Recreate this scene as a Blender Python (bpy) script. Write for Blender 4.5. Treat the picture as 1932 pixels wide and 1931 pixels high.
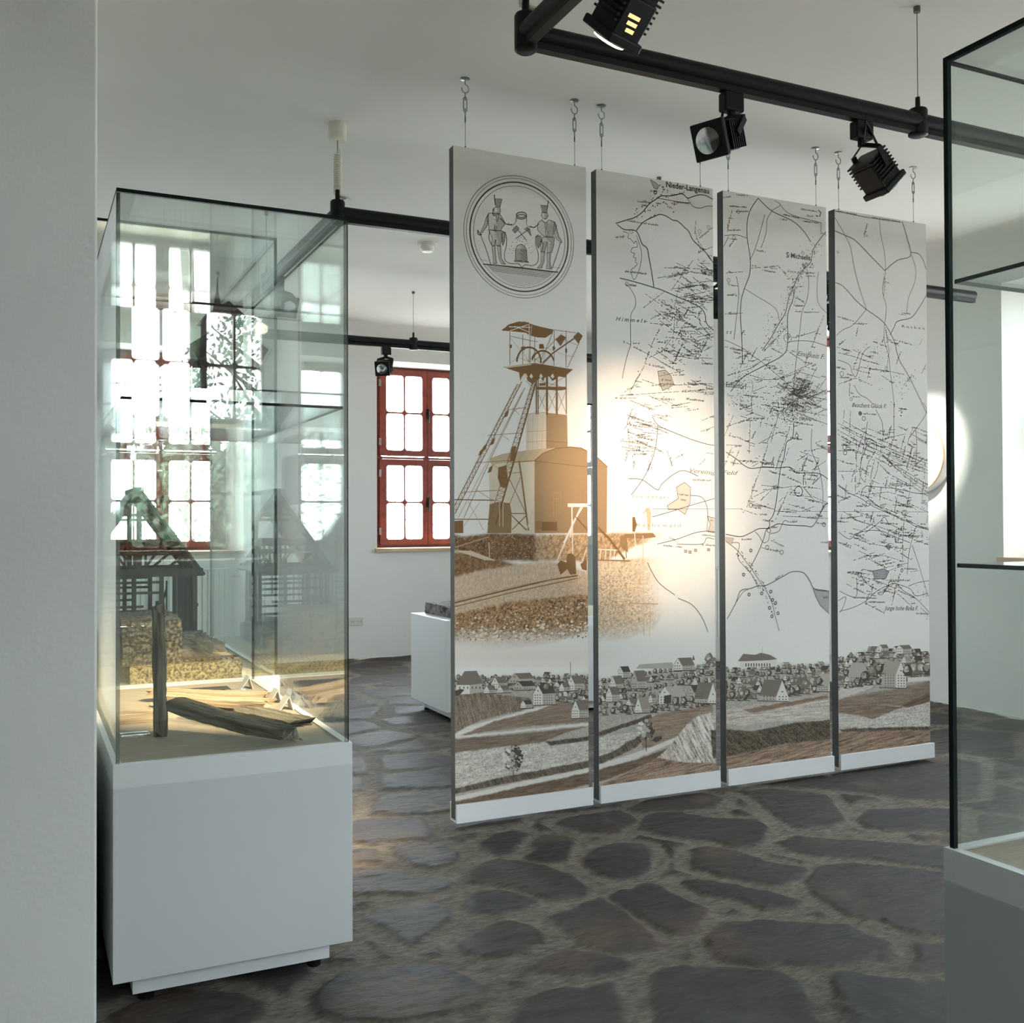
import bpy, bmesh, math, random
import numpy as np
from mathutils import Vector, Matrix
from mathutils.geometry import tessellate_polygon

for o in list(bpy.data.objects):
    bpy.data.objects.remove(o, do_unlink=True)
SC = bpy.context.scene
COL = SC.collection
PI = math.pi

# ------------------------------------------------------------------ camera
# camera solved from the photograph (frame 1932 x 1931), standing at x=0, y=0, 1.25 m up;
# the room's axes: +Y into the room (towards the far window wall), +X to the right, Z up
F_PX, YAW, PITCH, ROLL, CAM_H = 1938.41, math.radians(25.446), math.radians(0.6795), math.radians(-0.2214), 1.25
R_ = Vector((math.cos(YAW), -math.sin(YAW), 0)); D_ = Vector((math.sin(YAW), math.cos(YAW), 0)); Z_ = Vector((0, 0, 1))
dep = D_ * math.cos(PITCH) + Z_ * math.sin(PITCH); up0 = -D_ * math.sin(PITCH) + Z_ * math.cos(PITCH)
rgt = R_ * math.cos(ROLL) + up0 * math.sin(ROLL); upv = -R_ * math.sin(ROLL) + up0 * math.cos(ROLL)
cam = bpy.data.cameras.new('camera'); camo = bpy.data.objects.new('camera', cam); COL.objects.link(camo)
cam.sensor_width = 36.0; cam.lens = F_PX / 1932 * 36.0; cam.clip_start = 0.05; cam.clip_end = 200
M = Matrix.Identity(4)
for i in range(3):
    M[i][0] = rgt[i]; M[i][1] = upv[i]; M[i][2] = -dep[i]
M[2][3] = CAM_H
camo.matrix_world = M
SC.camera = camo

# ------------------------------------------------------------------ daylight, exposure
SC.view_settings.view_transform = 'Standard'
try: SC.view_settings.look = 'None'
except Exception: pass
SC.view_settings.gamma = 1.0
SC.view_settings.use_curve_mapping = False
SC.view_settings.exposure = 1.68
SKY = 11.0
w = bpy.data.worlds.new('overcast_sky'); SC.world = w; w.use_nodes = True
bg = w.node_tree.nodes['Background']; bg.inputs[1].default_value = SKY
_tc = w.node_tree.nodes.new('ShaderNodeTexCoord'); _sx = w.node_tree.nodes.new('ShaderNodeSeparateXYZ'); _rp = w.node_tree.nodes.new('ShaderNodeValToRGB')
w.node_tree.links.new(_tc.outputs['Generated'], _sx.inputs[0]); _mr = w.node_tree.nodes.new('ShaderNodeMapRange'); _mr.inputs['From Min'].default_value = -1; _mr.inputs['From Max'].default_value = 1
w.node_tree.links.new(_sx.outputs['Z'], _mr.inputs['Value']); w.node_tree.links.new(_mr.outputs[0], _rp.inputs['Fac']); w.node_tree.links.new(_rp.outputs['Color'], bg.inputs[0])
_e = _rp.color_ramp.elements; _e[0].position = 0.44; _e[0].color = (0.40, 0.43, 0.41, 1); _e[1].position = 0.50; _e[1].color = (0.84, 0.935, 1.0, 1)   # overcast sky above, lawn and gravel below
cy = SC.cycles
cy.use_denoising = True
cy.max_bounces = 14; cy.diffuse_bounces = 6; cy.glossy_bounces = 8; cy.transmission_bounces = 8; cy.transparent_max_bounces = 48
cy.caustics_reflective = False; cy.caustics_refractive = False
cy.sample_clamp_indirect = 8.0

# room: far wall y=9.285, right wall x=5.736, near left wall face y=2.82 (running back along x=0.17), rear wall y=-1.2
YB, XR, XP, YP0, YR, XL, CEIL = 9.285, 5.736, 0.170, 2.82, -1.2, -4.2, 3.12
WIN_BACK = (1.125, 3.655); WIN_RIGHT = (6.45, 4.0, 1.55); WIN_REAR = (1.08, 3.55)  # last right-wall opening is unseen, added to let in more daylight
# daylight portals in the window openings (they only guide the sky light that comes in through each window)
def portal(name, loc, rot):
    l = bpy.data.lights.new(name, 'AREA'); l.shape = 'RECTANGLE'; l.size = 1.1; l.size_y = 1.8
    l.cycles.is_portal = True
    o = bpy.data.objects.new(name, l); COL.objects.link(o); o.location = loc; o.rotation_euler = rot
for x in WIN_BACK: portal('window_daylight', (x, YB + 0.46, 1.92), (-PI / 2, 0, 0))
for x in WIN_REAR: portal('window_daylight', (x, YR - 0.46, 1.92), (PI / 2, 0, 0))
for y in WIN_RIGHT: portal('window_daylight', (XR + 0.46, y, 1.92), (PI / 2, 0, PI / 2))

def spot(name, loc, target, watts, angle, blend, col=(1.0, 0.72, 0.42), rad=0.03):
    l = bpy.data.lights.new(name, 'SPOT'); l.energy = watts; l.color = col; l.spot_size = math.radians(angle); l.spot_blend = blend
    l.shadow_soft_size = rad
    o = bpy.data.objects.new(name, l); COL.objects.link(o); o.location = loc
    d = Vector(target) - Vector(loc); o.rotation_euler = d.to_track_quat('-Z', 'Y').to_euler()
    return o

# ------------------------------------------------------------------ helpers
def ray(x, y):
    """direction of the photograph's point (x, y) from the camera"""
    return (dep + rgt * ((x - 966) / F_PX) - upv * ((y - 965.5) / F_PX))
def onY(x, y, Y):
    d = ray(x, y); return Vector((0, 0, CAM_H)) + d * (Y / d.y)
def onZ(x, y, z):
    d = ray(x, y); return Vector((0, 0, CAM_H)) + d * ((z - CAM_H) / d.z)

def link(o, parent=None):
    COL.objects.link(o)
    if parent is not None: o.parent = parent
    return o
def empty(name, loc=(0, 0, 0)):
    o = bpy.data.objects.new(name, None); o.location = loc; o.empty_display_size = 0.1; COL.objects.link(o); return o
def tag(o, label, cat, group=None):
    o['label'] = label; o['category'] = cat
    if group: o['group'] = group
    return o
def thing(name, label, cat, loc=(0, 0, 0), group=None):
    return tag(empty(name, loc), label, cat, group)
def struct(o):
    o['kind'] = 'structure'; return o

class MB:
    """collects boxes, tubes, lathes and prisms (world coordinates) into ONE mesh object"""
    def __init__(s): s.v = []; s.f = []; s.m = []
    def add(s, vs, fs, mi=0):
        b = len(s.v); s.v += [tuple(p) for p in vs]; s.f += [tuple(b + i for i in q) for q in fs]; s.m += [mi] * len(fs); return s
    def box(s, x0, x1, y0, y1, z0, z1, mi=0):
        vs = [(x, y, z) for z in (z0, z1) for y in (y0, y1) for x in (x0, x1)]
        return s.add(vs, [(0, 2, 3, 1), (4, 5, 7, 6), (0, 1, 5, 4), (2, 6, 7, 3), (0, 4, 6, 2), (1, 3, 7, 5)], mi)
    def obox(s, mat, sx, sy, sz, mi=0):
        vs = [mat @ Vector((x * sx / 2, y * sy / 2, z * sz / 2)) for z in (-1, 1) for y in (-1, 1) for x in (-1, 1)]
        return s.add(vs, [(0, 2, 3, 1), (4, 5, 7, 6), (0, 1, 5, 4), (2, 6, 7, 3), (0, 4, 6, 2), (1, 3, 7, 5)], mi)
    def bar(s, p, q, wd, th, upd=(0, 1, 0), mi=0):
        p = Vector(p); q = Vector(q); x = (q - p).normalized(); u = Vector(upd); yv = u.cross(x).normalized(); zv = x.cross(yv)
        m = Matrix((x, yv, zv)).transposed().to_4x4(); m.translation = (p + q) / 2
        return s.obox(m, (q - p).length, wd, th, mi)
    def tube(s, pts, r, n=10, mi=0, closed=False, cap=True):
        pts = [Vector(p) for p in pts]; k = len(pts); b = len(s.v)
        ref = None
        for i, p in enumerate(pts):
            a = pts[(i - 1) % k] if (i > 0 or closed) else p; c = pts[(i + 1) % k] if (i < k - 1 or closed) else p
            t = (c - a).normalized()
            if ref is None: ref = t.orthogonal().normalized()
            ref = (ref - t * ref.dot(t))
            ref = ref.normalized() if ref.length > 1e-6 else t.orthogonal().normalized()
            bi = t.cross(ref); rr = r[i] if isinstance(r, (list, tuple)) else r
            for j in range(n):
                an = 2 * PI * j / n; s.v.append(tuple(p + ref * (math.cos(an) * rr) + bi * (math.sin(an) * rr)))
        for i in range(k if closed else k - 1):
            for j in range(n):
                i2 = (i + 1) % k
                s.f.append((b + i * n + j, b + i * n + (j + 1) % n, b + i2 * n + (j + 1) % n, b + i2 * n + j)); s.m.append(mi)
        if cap and not closed:
            s.f.append(tuple(b + j for j in reversed(range(n)))); s.m.append(mi)
            s.f.append(tuple(b + (k - 1) * n + j for j in range(n))); s.m.append(mi)
        return s
    def lathe(s, prof, org, axis=(0, 0, 1), n=24, mi=0):
        ax = Vector(axis).normalized(); u = ax.orthogonal().normalized(); v = ax.cross(u); b = len(s.v); org = Vector(org)
        for r, h in prof:
            for j in range(n):
                an = 2 * PI * j / n; s.v.append(tuple(org + ax * h + u * (r * math.cos(an)) + v * (r * math.sin(an))))
        for i in range(len(prof) - 1):
            for j in range(n):
                s.f.append((b + i * n + j, b + i * n + (j + 1) % n, b + (i + 1) * n + (j + 1) % n, b + (i + 1) * n + j)); s.m.append(mi)
        s.f.append(tuple(b + j for j in reversed(range(n)))); s.m.append(mi)
        s.f.append(tuple(b + (len(prof) - 1) * n + j for j in range(n))); s.m.append(mi)
        return s
    def prism(s, poly, ext, mi=0):
        """closed polygon of 3-D points pushed along the vector ext"""
        e = Vector(ext); k = len(poly); a = [Vector(p) for p in poly]
        vs = a + [p + e for p in a]
        fs = [tuple(reversed(range(k))), tuple(range(k, 2 * k))] + [(i, (i + 1) % k, k + (i + 1) % k, k + i) for i in range(k)]
        return s.add(vs, fs, mi)
    def build(s, name, mats, parent=None, smooth=False, bevel=0, at=None):
        """mesh is stored relative to its thing's origin"""
        me = bpy.data.meshes.new(name)
        off = parent.location if parent is not None else (Vector(at) if at is not None else Vector())
        p = parent
        while p is not None and p.parent is not None:
            p = p.parent; off = off + p.location
        me.from_pydata([(a - off[0], b - off[1], c - off[2]) for a, b, c in s.v], [], s.f)
        for mt in (mats if isinstance(mats, (list, tuple)) else [mats]): me.materials.append(mt)
        me.polygons.foreach_set('material_index', s.m)
        bm = bmesh.new(); bm.from_mesh(me); bmesh.ops.recalc_face_normals(bm, faces=bm.faces); bm.to_mesh(me); bm.free()
        if smooth:
            me.polygons.foreach_set('use_smooth', [True] * len(me.polygons)); me.set_sharp_from_angle(angle=math.radians(38))
        me.update()
        o = bpy.data.objects.new(name, me); link(o, parent)
        if parent is None and at is not None: o.location = at
        if bevel:
            bv = o.modifiers.new('bevel', 'BEVEL'); bv.width = bevel; bv.segments = 2; bv.limit_method = 'ANGLE'; bv.angle_limit = math.radians(50)
        return o

def copy_tree(o, parent=None):
    c = o.copy(); COL.objects.link(c); c.parent = parent
    for ch in [x for x in bpy.data.objects if x.parent == o]: copy_tree(ch, c)
    return c

# value noise for the print and the floor
_rs = np.random.RandomState(7); _T = _rs.rand(256, 256).astype(np.float32)
def vnoise(x, y, sd=0):
    x = x + sd * 17.31; y = y + sd * 9.77
    xi = np.floor(x).astype(int); yi = np.floor(y).astype(int); fx = x - xi; fy = y - yi
    fx = fx * fx * (3 - 2 * fx); fy = fy * fy * (3 - 2 * fy)
    a = _T[xi & 255, yi & 255]; b = _T[(xi + 1) & 255, yi & 255]; c = _T[xi & 255, (yi + 1) & 255]; d = _T[(xi + 1) & 255, (yi + 1) & 255]
    return (a * (1 - fx) + b * fx) * (1 - fy) + (c * (1 - fx) + d * fx) * fy
def fbm(x, y, sd=0, oc=4):
    s = 0; a = 0.5
    for k in range(oc): s = s + a * vnoise(x * 2 ** k, y * 2 ** k, sd + k); a *= 0.5
    return s / (1 - 0.5 ** oc)
def sstep(a, b, x):
    t = np.clip((x - a) / (b - a), 0, 1); return t * t * (3 - 2 * t)
def poly_sd(px, py, poly):
    """signed distance (positive inside) of points to a polygon"""
    P = np.array(poly, float); n = len(P); best = np.full(px.shape, 1e9); ins = np.zeros(px.shape, bool)
    for i in range(n):
        ax, ay = P[i]; bx, by = P[(i + 1) % n]; ex, ey = bx - ax, by - ay
        t = np.clip(((px - ax) * ex + (py - ay) * ey) / (ex * ex + ey * ey + 1e-12), 0, 1)
        best = np.minimum(best, (px - ax - t * ex) ** 2 + (py - ay - t * ey) ** 2)
        c = ((ay > py) != (by > py)); ins ^= c & (px < ex * (py - ay) / (ey if abs(ey) > 1e-12 else 1e-12) + ax)
    d = np.sqrt(best); return np.where(ins, d, -d)

# ------------------------------------------------------------------ materials
def pmat(name, col, rough=0.5, metal=0.0, var=0.06, scale=8.0, bump=0.0, bscale=60.0, stretch=(1, 1, 1), spec=0.5, col2=None, emit=None, ramp=(0.35, 0.65)):
    m = bpy.data.materials.new(name); m.use_nodes = True; nt = m.node_tree; N = nt.nodes; L = nt.links
    b = N['Principled BSDF']; b.inputs['Roughness'].default_value = rough; b.inputs['Metallic'].default_value = metal
    b.inputs['Specular IOR Level'].default_value = spec
    tc = N.new('ShaderNodeTexCoord'); mp = N.new('ShaderNodeMapping'); mp.inputs['Scale'].default_value = stretch
    L.new(tc.outputs['Object'], mp.inputs['Vector'])
    nz = N.new('ShaderNodeTexNoise'); nz.inputs['Scale'].default_value = scale; nz.inputs['Detail'].default_value = 6; L.new(mp.outputs[0], nz.inputs['Vector'])
    rp = N.new('ShaderNodeValToRGB'); L.new(nz.outputs['Fac'], rp.inputs['Fac'])
    c2 = col2 if col2 else tuple(c * (1 - var) for c in col); c1 = col if col2 else tuple(min(1, c * (1 + var)) for c in col)
    rp.color_ramp.elements[0].position = ramp[0]; rp.color_ramp.elements[1].position = ramp[1]
    rp.color_ramp.elements[0].color = (*c2, 1); rp.color_ramp.elements[1].color = (*c1, 1)
    L.new(rp.outputs['Color'], b.inputs['Base Color'])
    if bump:
        n2 = N.new('ShaderNodeTexNoise'); n2.inputs['Scale'].default_value = bscale; n2.inputs['Detail'].default_value = 8; L.new(mp.outputs[0], n2.inputs['Vector'])
        bp = N.new('ShaderNodeBump'); bp.inputs['Strength'].default_value = bump; bp.inputs['Distance'].default_value = 0.01
        L.new(n2.outputs['Fac'], bp.inputs['Height']); L.new(bp.outputs[0], b.inputs['Normal'])
    if emit:
        b.inputs['Emission Color'].default_value = (*emit[0], 1); b.inputs['Emission Strength'].default_value = emit[1]
    return m
def glass(name, tint, base=0.04):
    """clear sheet: straight-through transparency plus mirror reflection that grows towards grazing angles"""
    m = bpy.data.materials.new(name); m.use_nodes = True; nt = m.node_tree; N = nt.nodes; L = nt.links
    N.remove(N['Principled BSDF']); out = N['Material Output']
    lw = N.new('ShaderNodeLayerWeight'); lw.inputs['Blend'].default_value = 0.5
    pw = N.new('ShaderNodeMath'); pw.operation = 'POWER'; pw.inputs[1].default_value = 5; L.new(lw.outputs['Facing'], pw.inputs[0])
    ma = N.new('ShaderNodeMath'); ma.operation = 'MULTIPLY_ADD'; ma.inputs[1].default_value = 1 - base; ma.inputs[2].default_value = base; L.new(pw.outputs[0], ma.inputs[0])
    tr = N.new('ShaderNodeBsdfTransparent'); tr.inputs[0].default_value = (*tint, 1)
    gl = N.new('ShaderNodeBsdfGlossy'); gl.inputs['Color'].default_value = (1, 1, 1, 1); gl.inputs['Roughness'].default_value = 0.0
    mx = N.new('ShaderNodeMixShader'); L.new(ma.outputs[0], mx.inputs[0]); L.new(tr.outputs[0], mx.inputs[1]); L.new(gl.outputs[0], mx.inputs[2])
    L.new(mx.outputs[0], out.inputs['Surface'])
    return m

PLASTER = pmat('white_plaster', (0.80, 0.80, 0.78), 0.9, var=0.012, scale=3, bump=0.12, bscale=45, spec=0.2)
CEILM = pmat('ceiling_plaster', (0.80, 0.80, 0.78), 0.95, var=0.012, scale=2, bump=0.06, bscale=50, spec=0.15)
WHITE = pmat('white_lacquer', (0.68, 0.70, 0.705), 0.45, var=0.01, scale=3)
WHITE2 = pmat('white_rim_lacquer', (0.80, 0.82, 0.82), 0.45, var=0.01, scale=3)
GLASS = glass('case_glass', (0.962, 0.984, 0.976))
ACRYL = glass('clear_acrylic', (0.985, 0.99, 0.99), 0.05)
PANE = glass('window_glass', (0.98, 0.99, 0.99))
GEDGE = pmat('dark_green_glass_edge', (0.002, 0.008, 0.008), 0.5, var=0.2, scale=30, spec=0.1)
REDWOOD = pmat('red_stained_wood', (0.22, 0.035, 0.018), 0.4, var=0.2, scale=14, stretch=(1, 1, 0.2))
PALEWOOD = pmat('pale_sill_wood', (0.62, 0.45, 0.27), 0.5, var=0.12, scale=10, stretch=(0.15, 1, 1))
BLACK = pmat('black_enamel', (0.004, 0.005, 0.005), 0.45, var=0.2, scale=20, spec=0.25)
STEEL = pmat('zinc_steel', (0.30, 0.32, 0.32), 0.35, 0.9, var=0.15, scale=60)
WIREM = pmat('thin_steel_wire', (0.12, 0.13, 0.13), 0.5, 0.6, var=0.1)
CREAM = pmat('cream_plastic', (0.72, 0.70, 0.60), 0.5, var=0.04)
PLASTIC = pmat('white_plastic', (0.68, 0.67, 0.60), 0.4, var=0.02)
GREYEDGE = pmat('grey_panel_edge', (0.10, 0.11, 0.105), 0.6, var=0.08, scale=12)
BOARDW = pmat('white_board', (0.72, 0.72, 0.70), 0.6, var=0.01)
CHANNEL = pmat('white_channel', (0.78, 0.79, 0.80), 0.4, var=0.01)
SHADED = pmat('shaded_lacquer', (0.40, 0.42, 0.42), 0.45, var=0.01, scale=3)  # right case cabinet: shade on its visible side is put into the colour
SHADED_RIM = pmat('shaded_rim_lacquer', (0.60, 0.62, 0.62), 0.45, var=0.01, scale=3)  # rim of the same cabinet, darkened for shade too
LINEN = pmat('beige_linen', (0.46, 0.40, 0.31), 0.9, var=0.10, scale=160, stretch=(0.15, 1, 1), bump=0.15, bscale=300)
PAPER = pmat('white_card', (0.82, 0.81, 0.78), 0.7, var=0.02)
GREYWOOD = pmat('weathered_grey_wood', (0.26, 0.235, 0.17), 0.85, scale=85, stretch=(0.07, 1, 1), col2=(0.075, 0.067, 0.048), bump=0.8, bscale=120)
TANWOOD = pmat('pale_split_wood', (0.64, 0.50, 0.34), 0.8, scale=85, stretch=(0.07, 1, 1), col2=(0.38, 0.26, 0.15), bump=0.6, bscale=120)
SLATE = pmat('dark_slate', (0.055, 0.05, 0.05), 0.7, var=0.4, scale=20, bump=0.5, bscale=30)
DARKWOOD = pmat('dark_model_timber', (0.035, 0.028, 0.024), 0.65, var=0.3, scale=40, stretch=(1, 1, 0.2))
BROWNWOOD = pmat('brown_model_timber', (0.095, 0.060, 0.040), 0.65, var=0.3, scale=40, stretch=(1, 1, 0.2))
ROOFM = pmat('slate_roof', (0.065, 0.075, 0.085), 0.6, var=0.25, scale=30, stretch=(1, 6, 1))
OREM = pmat('ochre_ore_rock', (0.72, 0.52, 0.27), 0.8, scale=95, col2=(0.17, 0.115, 0.085), bump=1.0, bscale=60, ramp=(0.38, 0.60))
OREM2 = pmat('brown_ore_rock', (0.42, 0.31, 0.23), 0.8, scale=80, col2=(0.045, 0.035, 0.03), bump=1.0, bscale=60, ramp=(0.42, 0.72))
ROCKG = pmat('grey_rock', (0.20, 0.18, 0.17), 0.85, scale=18, col2=(0.055, 0.05, 0.05), bump=1.0, bscale=26)
RADM = pmat('radiator_enamel', (0.78, 0.78, 0.74), 0.35, var=0.01)
REFL = pmat('silver_reflector', (0.65, 0.66, 0.66), 0.12, 1.0, var=0.25, scale=30)
GLOW = pmat('lit_lamp_lens', (0.9, 0.8, 0.7), 0.3, emit=((1.0, 0.80, 0.58), 9.0))
VENT = pmat('warm_vent_glow', (0.8, 0.5, 0.3), 0.4, emit=((1.0, 0.50, 0.18), 0.55))
LEAF = pmat('green_leaves', (0.17, 0.22, 0.15), 0.6, var=0.4, scale=3)
BARK = pmat('tree_bark', (0.10, 0.08, 0.06), 0.9, var=0.3, scale=10)
OAKRIM = pmat('pale_wood_rim', (0.55, 0.36, 0.20), 0.5, var=0.15, scale=20)
DISCW = pmat('white_disc_face', (0.80, 0.80, 0.78), 0.6, var=0.02)

# ------------------------------------------------------------------ walls with splayed window openings
ZS, ZL, ZLI = 1.02, 2.80, 2.80     # sill height, lintel height
WF, WBK, WT = 0.645, 0.545, 0.46    # half width of an opening at the wall face and at the frame; wall thickness
def wall(name, P, u, n, length, wins, h=3.3, mat=None):
    """wall face from P along u, room normal n (pointing into the room); openings centred at wins (distance along u)"""
    P = Vector(P); u = Vector(u); n = Vector(n); m = MB()
    def pt(s, z, d): q = P + u * s - n * d; return (q.x, q.y, z)
    def quad(*q): m.add(q, [(0, 1, 2, 3)])
    xs = [0.0]
    for c in sorted(wins): xs += [c - WF, c + WF]
    xs.append(length)
    for i in range(0, len(xs), 2): quad(pt(xs[i], 0, 0), pt(xs[i + 1], 0, 0), pt(xs[i + 1], h, 0), pt(xs[i], h, 0))
    for c in wins:
        a, b = c - WF, c + WF; a2, b2 = c - WBK, c + WBK
        quad(pt(a, 0, 0), pt(b, 0, 0), pt(b, ZS - 0.03, 0), pt(a, ZS - 0.03, 0)); quad(pt(a, ZL, 0), pt(b, ZL, 0), pt(b, h, 0), pt(a, h, 0))
        quad(pt(a, ZS - .03, 0), pt(a2, ZS - .03, WT), pt(a2, ZLI, WT), pt(a, ZL, 0)); quad(pt(b, ZS - .03, 0), pt(b2, ZS - .03, WT), pt(b2, ZLI, WT), pt(b, ZL, 0))
        quad(pt(a, ZL, 0), pt(b, ZL, 0), pt(b2, ZLI, WT), pt(a2, ZLI, WT)); quad(pt(a, ZS - .03, 0), pt(b, ZS - .03, 0), pt(b2, ZS - .03, WT), pt(a2, ZS - .03, WT))
    xo = [0.0]
    for c in sorted(wins): xo += [c - WBK, c + WBK]
    xo.append(length)
    for i in range(0, len(xo), 2): quad(pt(xo[i], 0, WT), pt(xo[i + 1], 0, WT), pt(xo[i + 1], h, WT), pt(xo[i], h, WT))
    for c in wins:
        a2, b2 = c - WBK, c + WBK
        quad(pt(a2, 0, WT), pt(b2, 0, WT), pt(b2, ZS - .03, WT), pt(a2, ZS - .03, WT)); quad(pt(a2, ZLI, WT), pt(b2, ZLI, WT), pt(b2, h, WT), pt(a2, h, WT))
    for s0 in (0, length): quad(pt(s0, 0, 0), pt(s0, h, 0), pt(s0, h, WT), pt(s0, 0, WT))
    quad(pt(0, h, 0), pt(length, h, 0), pt(length, h, WT), pt(0, h, WT))
    return struct(m.build(name, mat or PLASTER))
wall('wall_back', (XP, YB, 0), (1, 0, 0), (0, -1, 0), XR - XP + WT, [x - XP for x in WIN_BACK])
wall('wall_right', (XR, YR, 0), (0, 1, 0), (-1, 0, 0), YB - YR, [y - YR for y in WIN_RIGHT])
wall('wall_rear', (XL, YR, 0), (1, 0, 0), (0, 1, 0), XR - XL + WT, [x - XL for x in WIN_REAR])
m = MB(); m.box(XL - 0.5, XP, YP0, YB + WT, -0.05, 3.3); struct(m.build('wall_left', PLASTER, bevel=0.006))
m = MB(); m.box(XL - 0.4, XL, YR - WT, YP0, -0.05, 3.3); struct(m.build('unseen_wall_far_left', pmat('darkened_unseen_wall', (.34, .29, .23), .6, var=.2, scale=6, stretch=(4, 4, .3))))  # unseen wall, set back and darkened to cut bounce light
# ceiling with a soft cove along the far and right walls
m = MB(); rc = 0.22; prof = [(rc * (1 - math.sin(a)), rc * (1 - math.cos(a))) for a in [PI / 2 * k / 10 for k in range(11)]]  # (from wall, below ceiling)
m.add([(XL - .5, YR - .5, CEIL), (XR - rc, YR - .5, CEIL), (XR - rc, YB - rc, CEIL), (XL - .5, YB - rc, CEIL)], [(0, 1, 2, 3)])
k = len(prof)
m.add([(XR - d, YR - .5, CEIL - e) for d, e in prof] + [(XR - d, YB - d, CEIL - e) for d, e in prof], [(i, i + 1, k + i + 1, k + i) for i in range(k - 1)])
m.add([(XL - .5, YB - d, CEIL - e) for d, e in prof] + [(XR - d, YB - d, CEIL - e) for d, e in prof], [(i, i + 1, k + i + 1, k + i) for i in range(k - 1)])
m.box(XL - .5, XR + .5, YR - .5, YB + .5, CEIL + 0.02, CEIL + 0.12)
struct(m.build('ceiling', CEILM, smooth=True))

# ------------------------------------------------------------------ windows: four small-paned casements of red-stained wood
def holed_sheet(outer, holes, depth):
    """flat board with rounded holes in it -> mesh in local XY, thickness along Z"""
    cu = bpy.data.curves.new('tmp', 'CURVE'); cu.dimensions = '2D'; cu.fill_mode = 'BOTH'; cu.extrude = depth / 2
    def ring(pts):
        s = cu.splines.new('POLY'); s.points.add(len(pts) - 1)
        for i, p in enumerate(pts): s.points[i].co = (p[0], p[1], 0, 1)
        s.use_cyclic_u = True
    x0, x1, y0, y1 = outer; ring([(x0, y0), (x1, y0), (x1, y1), (x0, y1)])
    for (a, b, c, d) in holes:
        r = 0.028; pts = []
        for cx, cyy, st in ((b - r, d - r, 0), (a + r, d - r, 1), (a + r, c + r, 2), (b - r, c + r, 3)):
            pts += [(cx + r * math.cos(PI / 2 * (st + t / 4)), cyy + r * math.sin(PI / 2 * (st + t / 4))) for t in range(5)]
        ring(pts)
    ob = bpy.data.objects.new('tmp', cu); COL.objects.link(ob); bpy.context.view_layer.update()
    me = bpy.data.meshes.new_from_object(ob.evaluated_get(bpy.context.evaluated_depsgraph_get()))
    bpy.data.objects.remove(ob); bpy.data.curves.remove(cu); return me
PW = 0.375
def make_window(name):
    """built facing -Y with its origin on the wall face at floor level below the window's middle"""
    root = empty(name); struct(root); d = 0.38
    def put(nm, me, mat, par, y):
        me.name = nm; me.materials.clear(); me.materials.append(mat)
        o = bpy.data.objects.new(nm, me); link(o, par); o.rotation_euler = (PI / 2, 0, 0); o.location = (0, y, 0); return o
    put('window_frame', holed_sheet((-0.56, 0.56, 1.02, 2.815), [(-0.485, -0.01, 1.065, 1.895), (0.01, 0.485, 1.065, 1.895), (-0.485, -0.01, 1.915, 2.765), (0.01, 0.485, 1.915, 2.765)], 0.06), REDWOOD, root, d + 0.035)
    for sx in (-1, 1):
        for z0, z1 in ((1.10, 1.83), (1.98, 2.72)):
            xa, xb = (0.055, 0.055 + PW); zm = (z0 + z1) / 2; xm = (xa + xb) / 2
            hs = [(xa, xm - .008, z0, zm - .008), (xm + .008, xb, z0, zm - .008), (xa, xm - .008, zm + .008, z1), (xm + .008, xb, zm + .008, z1)]
            if sx < 0: hs = [(-b, -a, c, e) for a, b, c, e in hs]
            ox = (0.002, 0.50) if sx > 0 else (-0.50, -0.002)
            s = put('casement', holed_sheet((*ox, z0 - 0.055, z1 + 0.06), hs, 0.05), REDWOOD, root, d)
            g = MB(); a, b = (xa - .01, xb + .01) if sx > 0 else (-xb - .01, -xa + .01)
            g.box(a, b, -0.003, 0.003, z0 - .01, z1 + .01)
            go = g.build('window_pane', PANE, root); go.location = (0, d, 0)
            if sx > 0:
                hnd = MB(); zc = zm; hnd.box(-0.012, 0.012, d - 0.036, d - 0.024, zc - 0.05, zc + 0.05); hnd.tube([(0, d - .036, zc + .02), (0, d - .06, zc + .02), (0, d - .062, zc - .09)], 0.007, 8)
                hnd.build('window_handle', BLACK, root, smooth=True)
            else:
                hg = MB()
                for zz in (z0 + .08, z1 - .08): hg.box(-0.512, -0.490, d - .04, d - .026, zz - .035, zz + .035)
                hg.build('hinge', STEEL, root)
    sl = MB(); sl.box(-WF - 0.025, WF + 0.025, -0.035, 0.015, ZS - 0.03, ZS)
    sl.add([(-WF, .015, ZS), (WF, .015, ZS), (WBK, WT - .03, ZS), (-WBK, WT - .03, ZS), (-WF, .015, ZS - .028), (WF, .015, ZS - .028), (WBK, WT - .03, ZS - .028), (-WBK, WT - .03, ZS - .028)],
           [(0, 1, 2, 3), (4, 7, 6, 5), (0, 3, 7, 4), (1, 5, 6, 2), (2, 6, 7, 3)])
    sl.build('window_sill', PALEWOOD, root)
    return root
win0 = make_window('window_1')
spots_w = [((WIN_BACK[1], YB, 0), 0)] + [((WIN_BACK[0], YB, 0), 0)] + [((XR, y, 0), -PI / 2) for y in WIN_RIGHT] + [((x, YR, 0), PI) for x in WIN_REAR]
for i, (loc, rz) in enumerate(spots_w):
    o = win0 if i == 0 else copy_tree(win0)
    o.name = 'window_%d' % (i + 1); o.location = loc; o.rotation_euler = (0, 0, rz)

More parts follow.
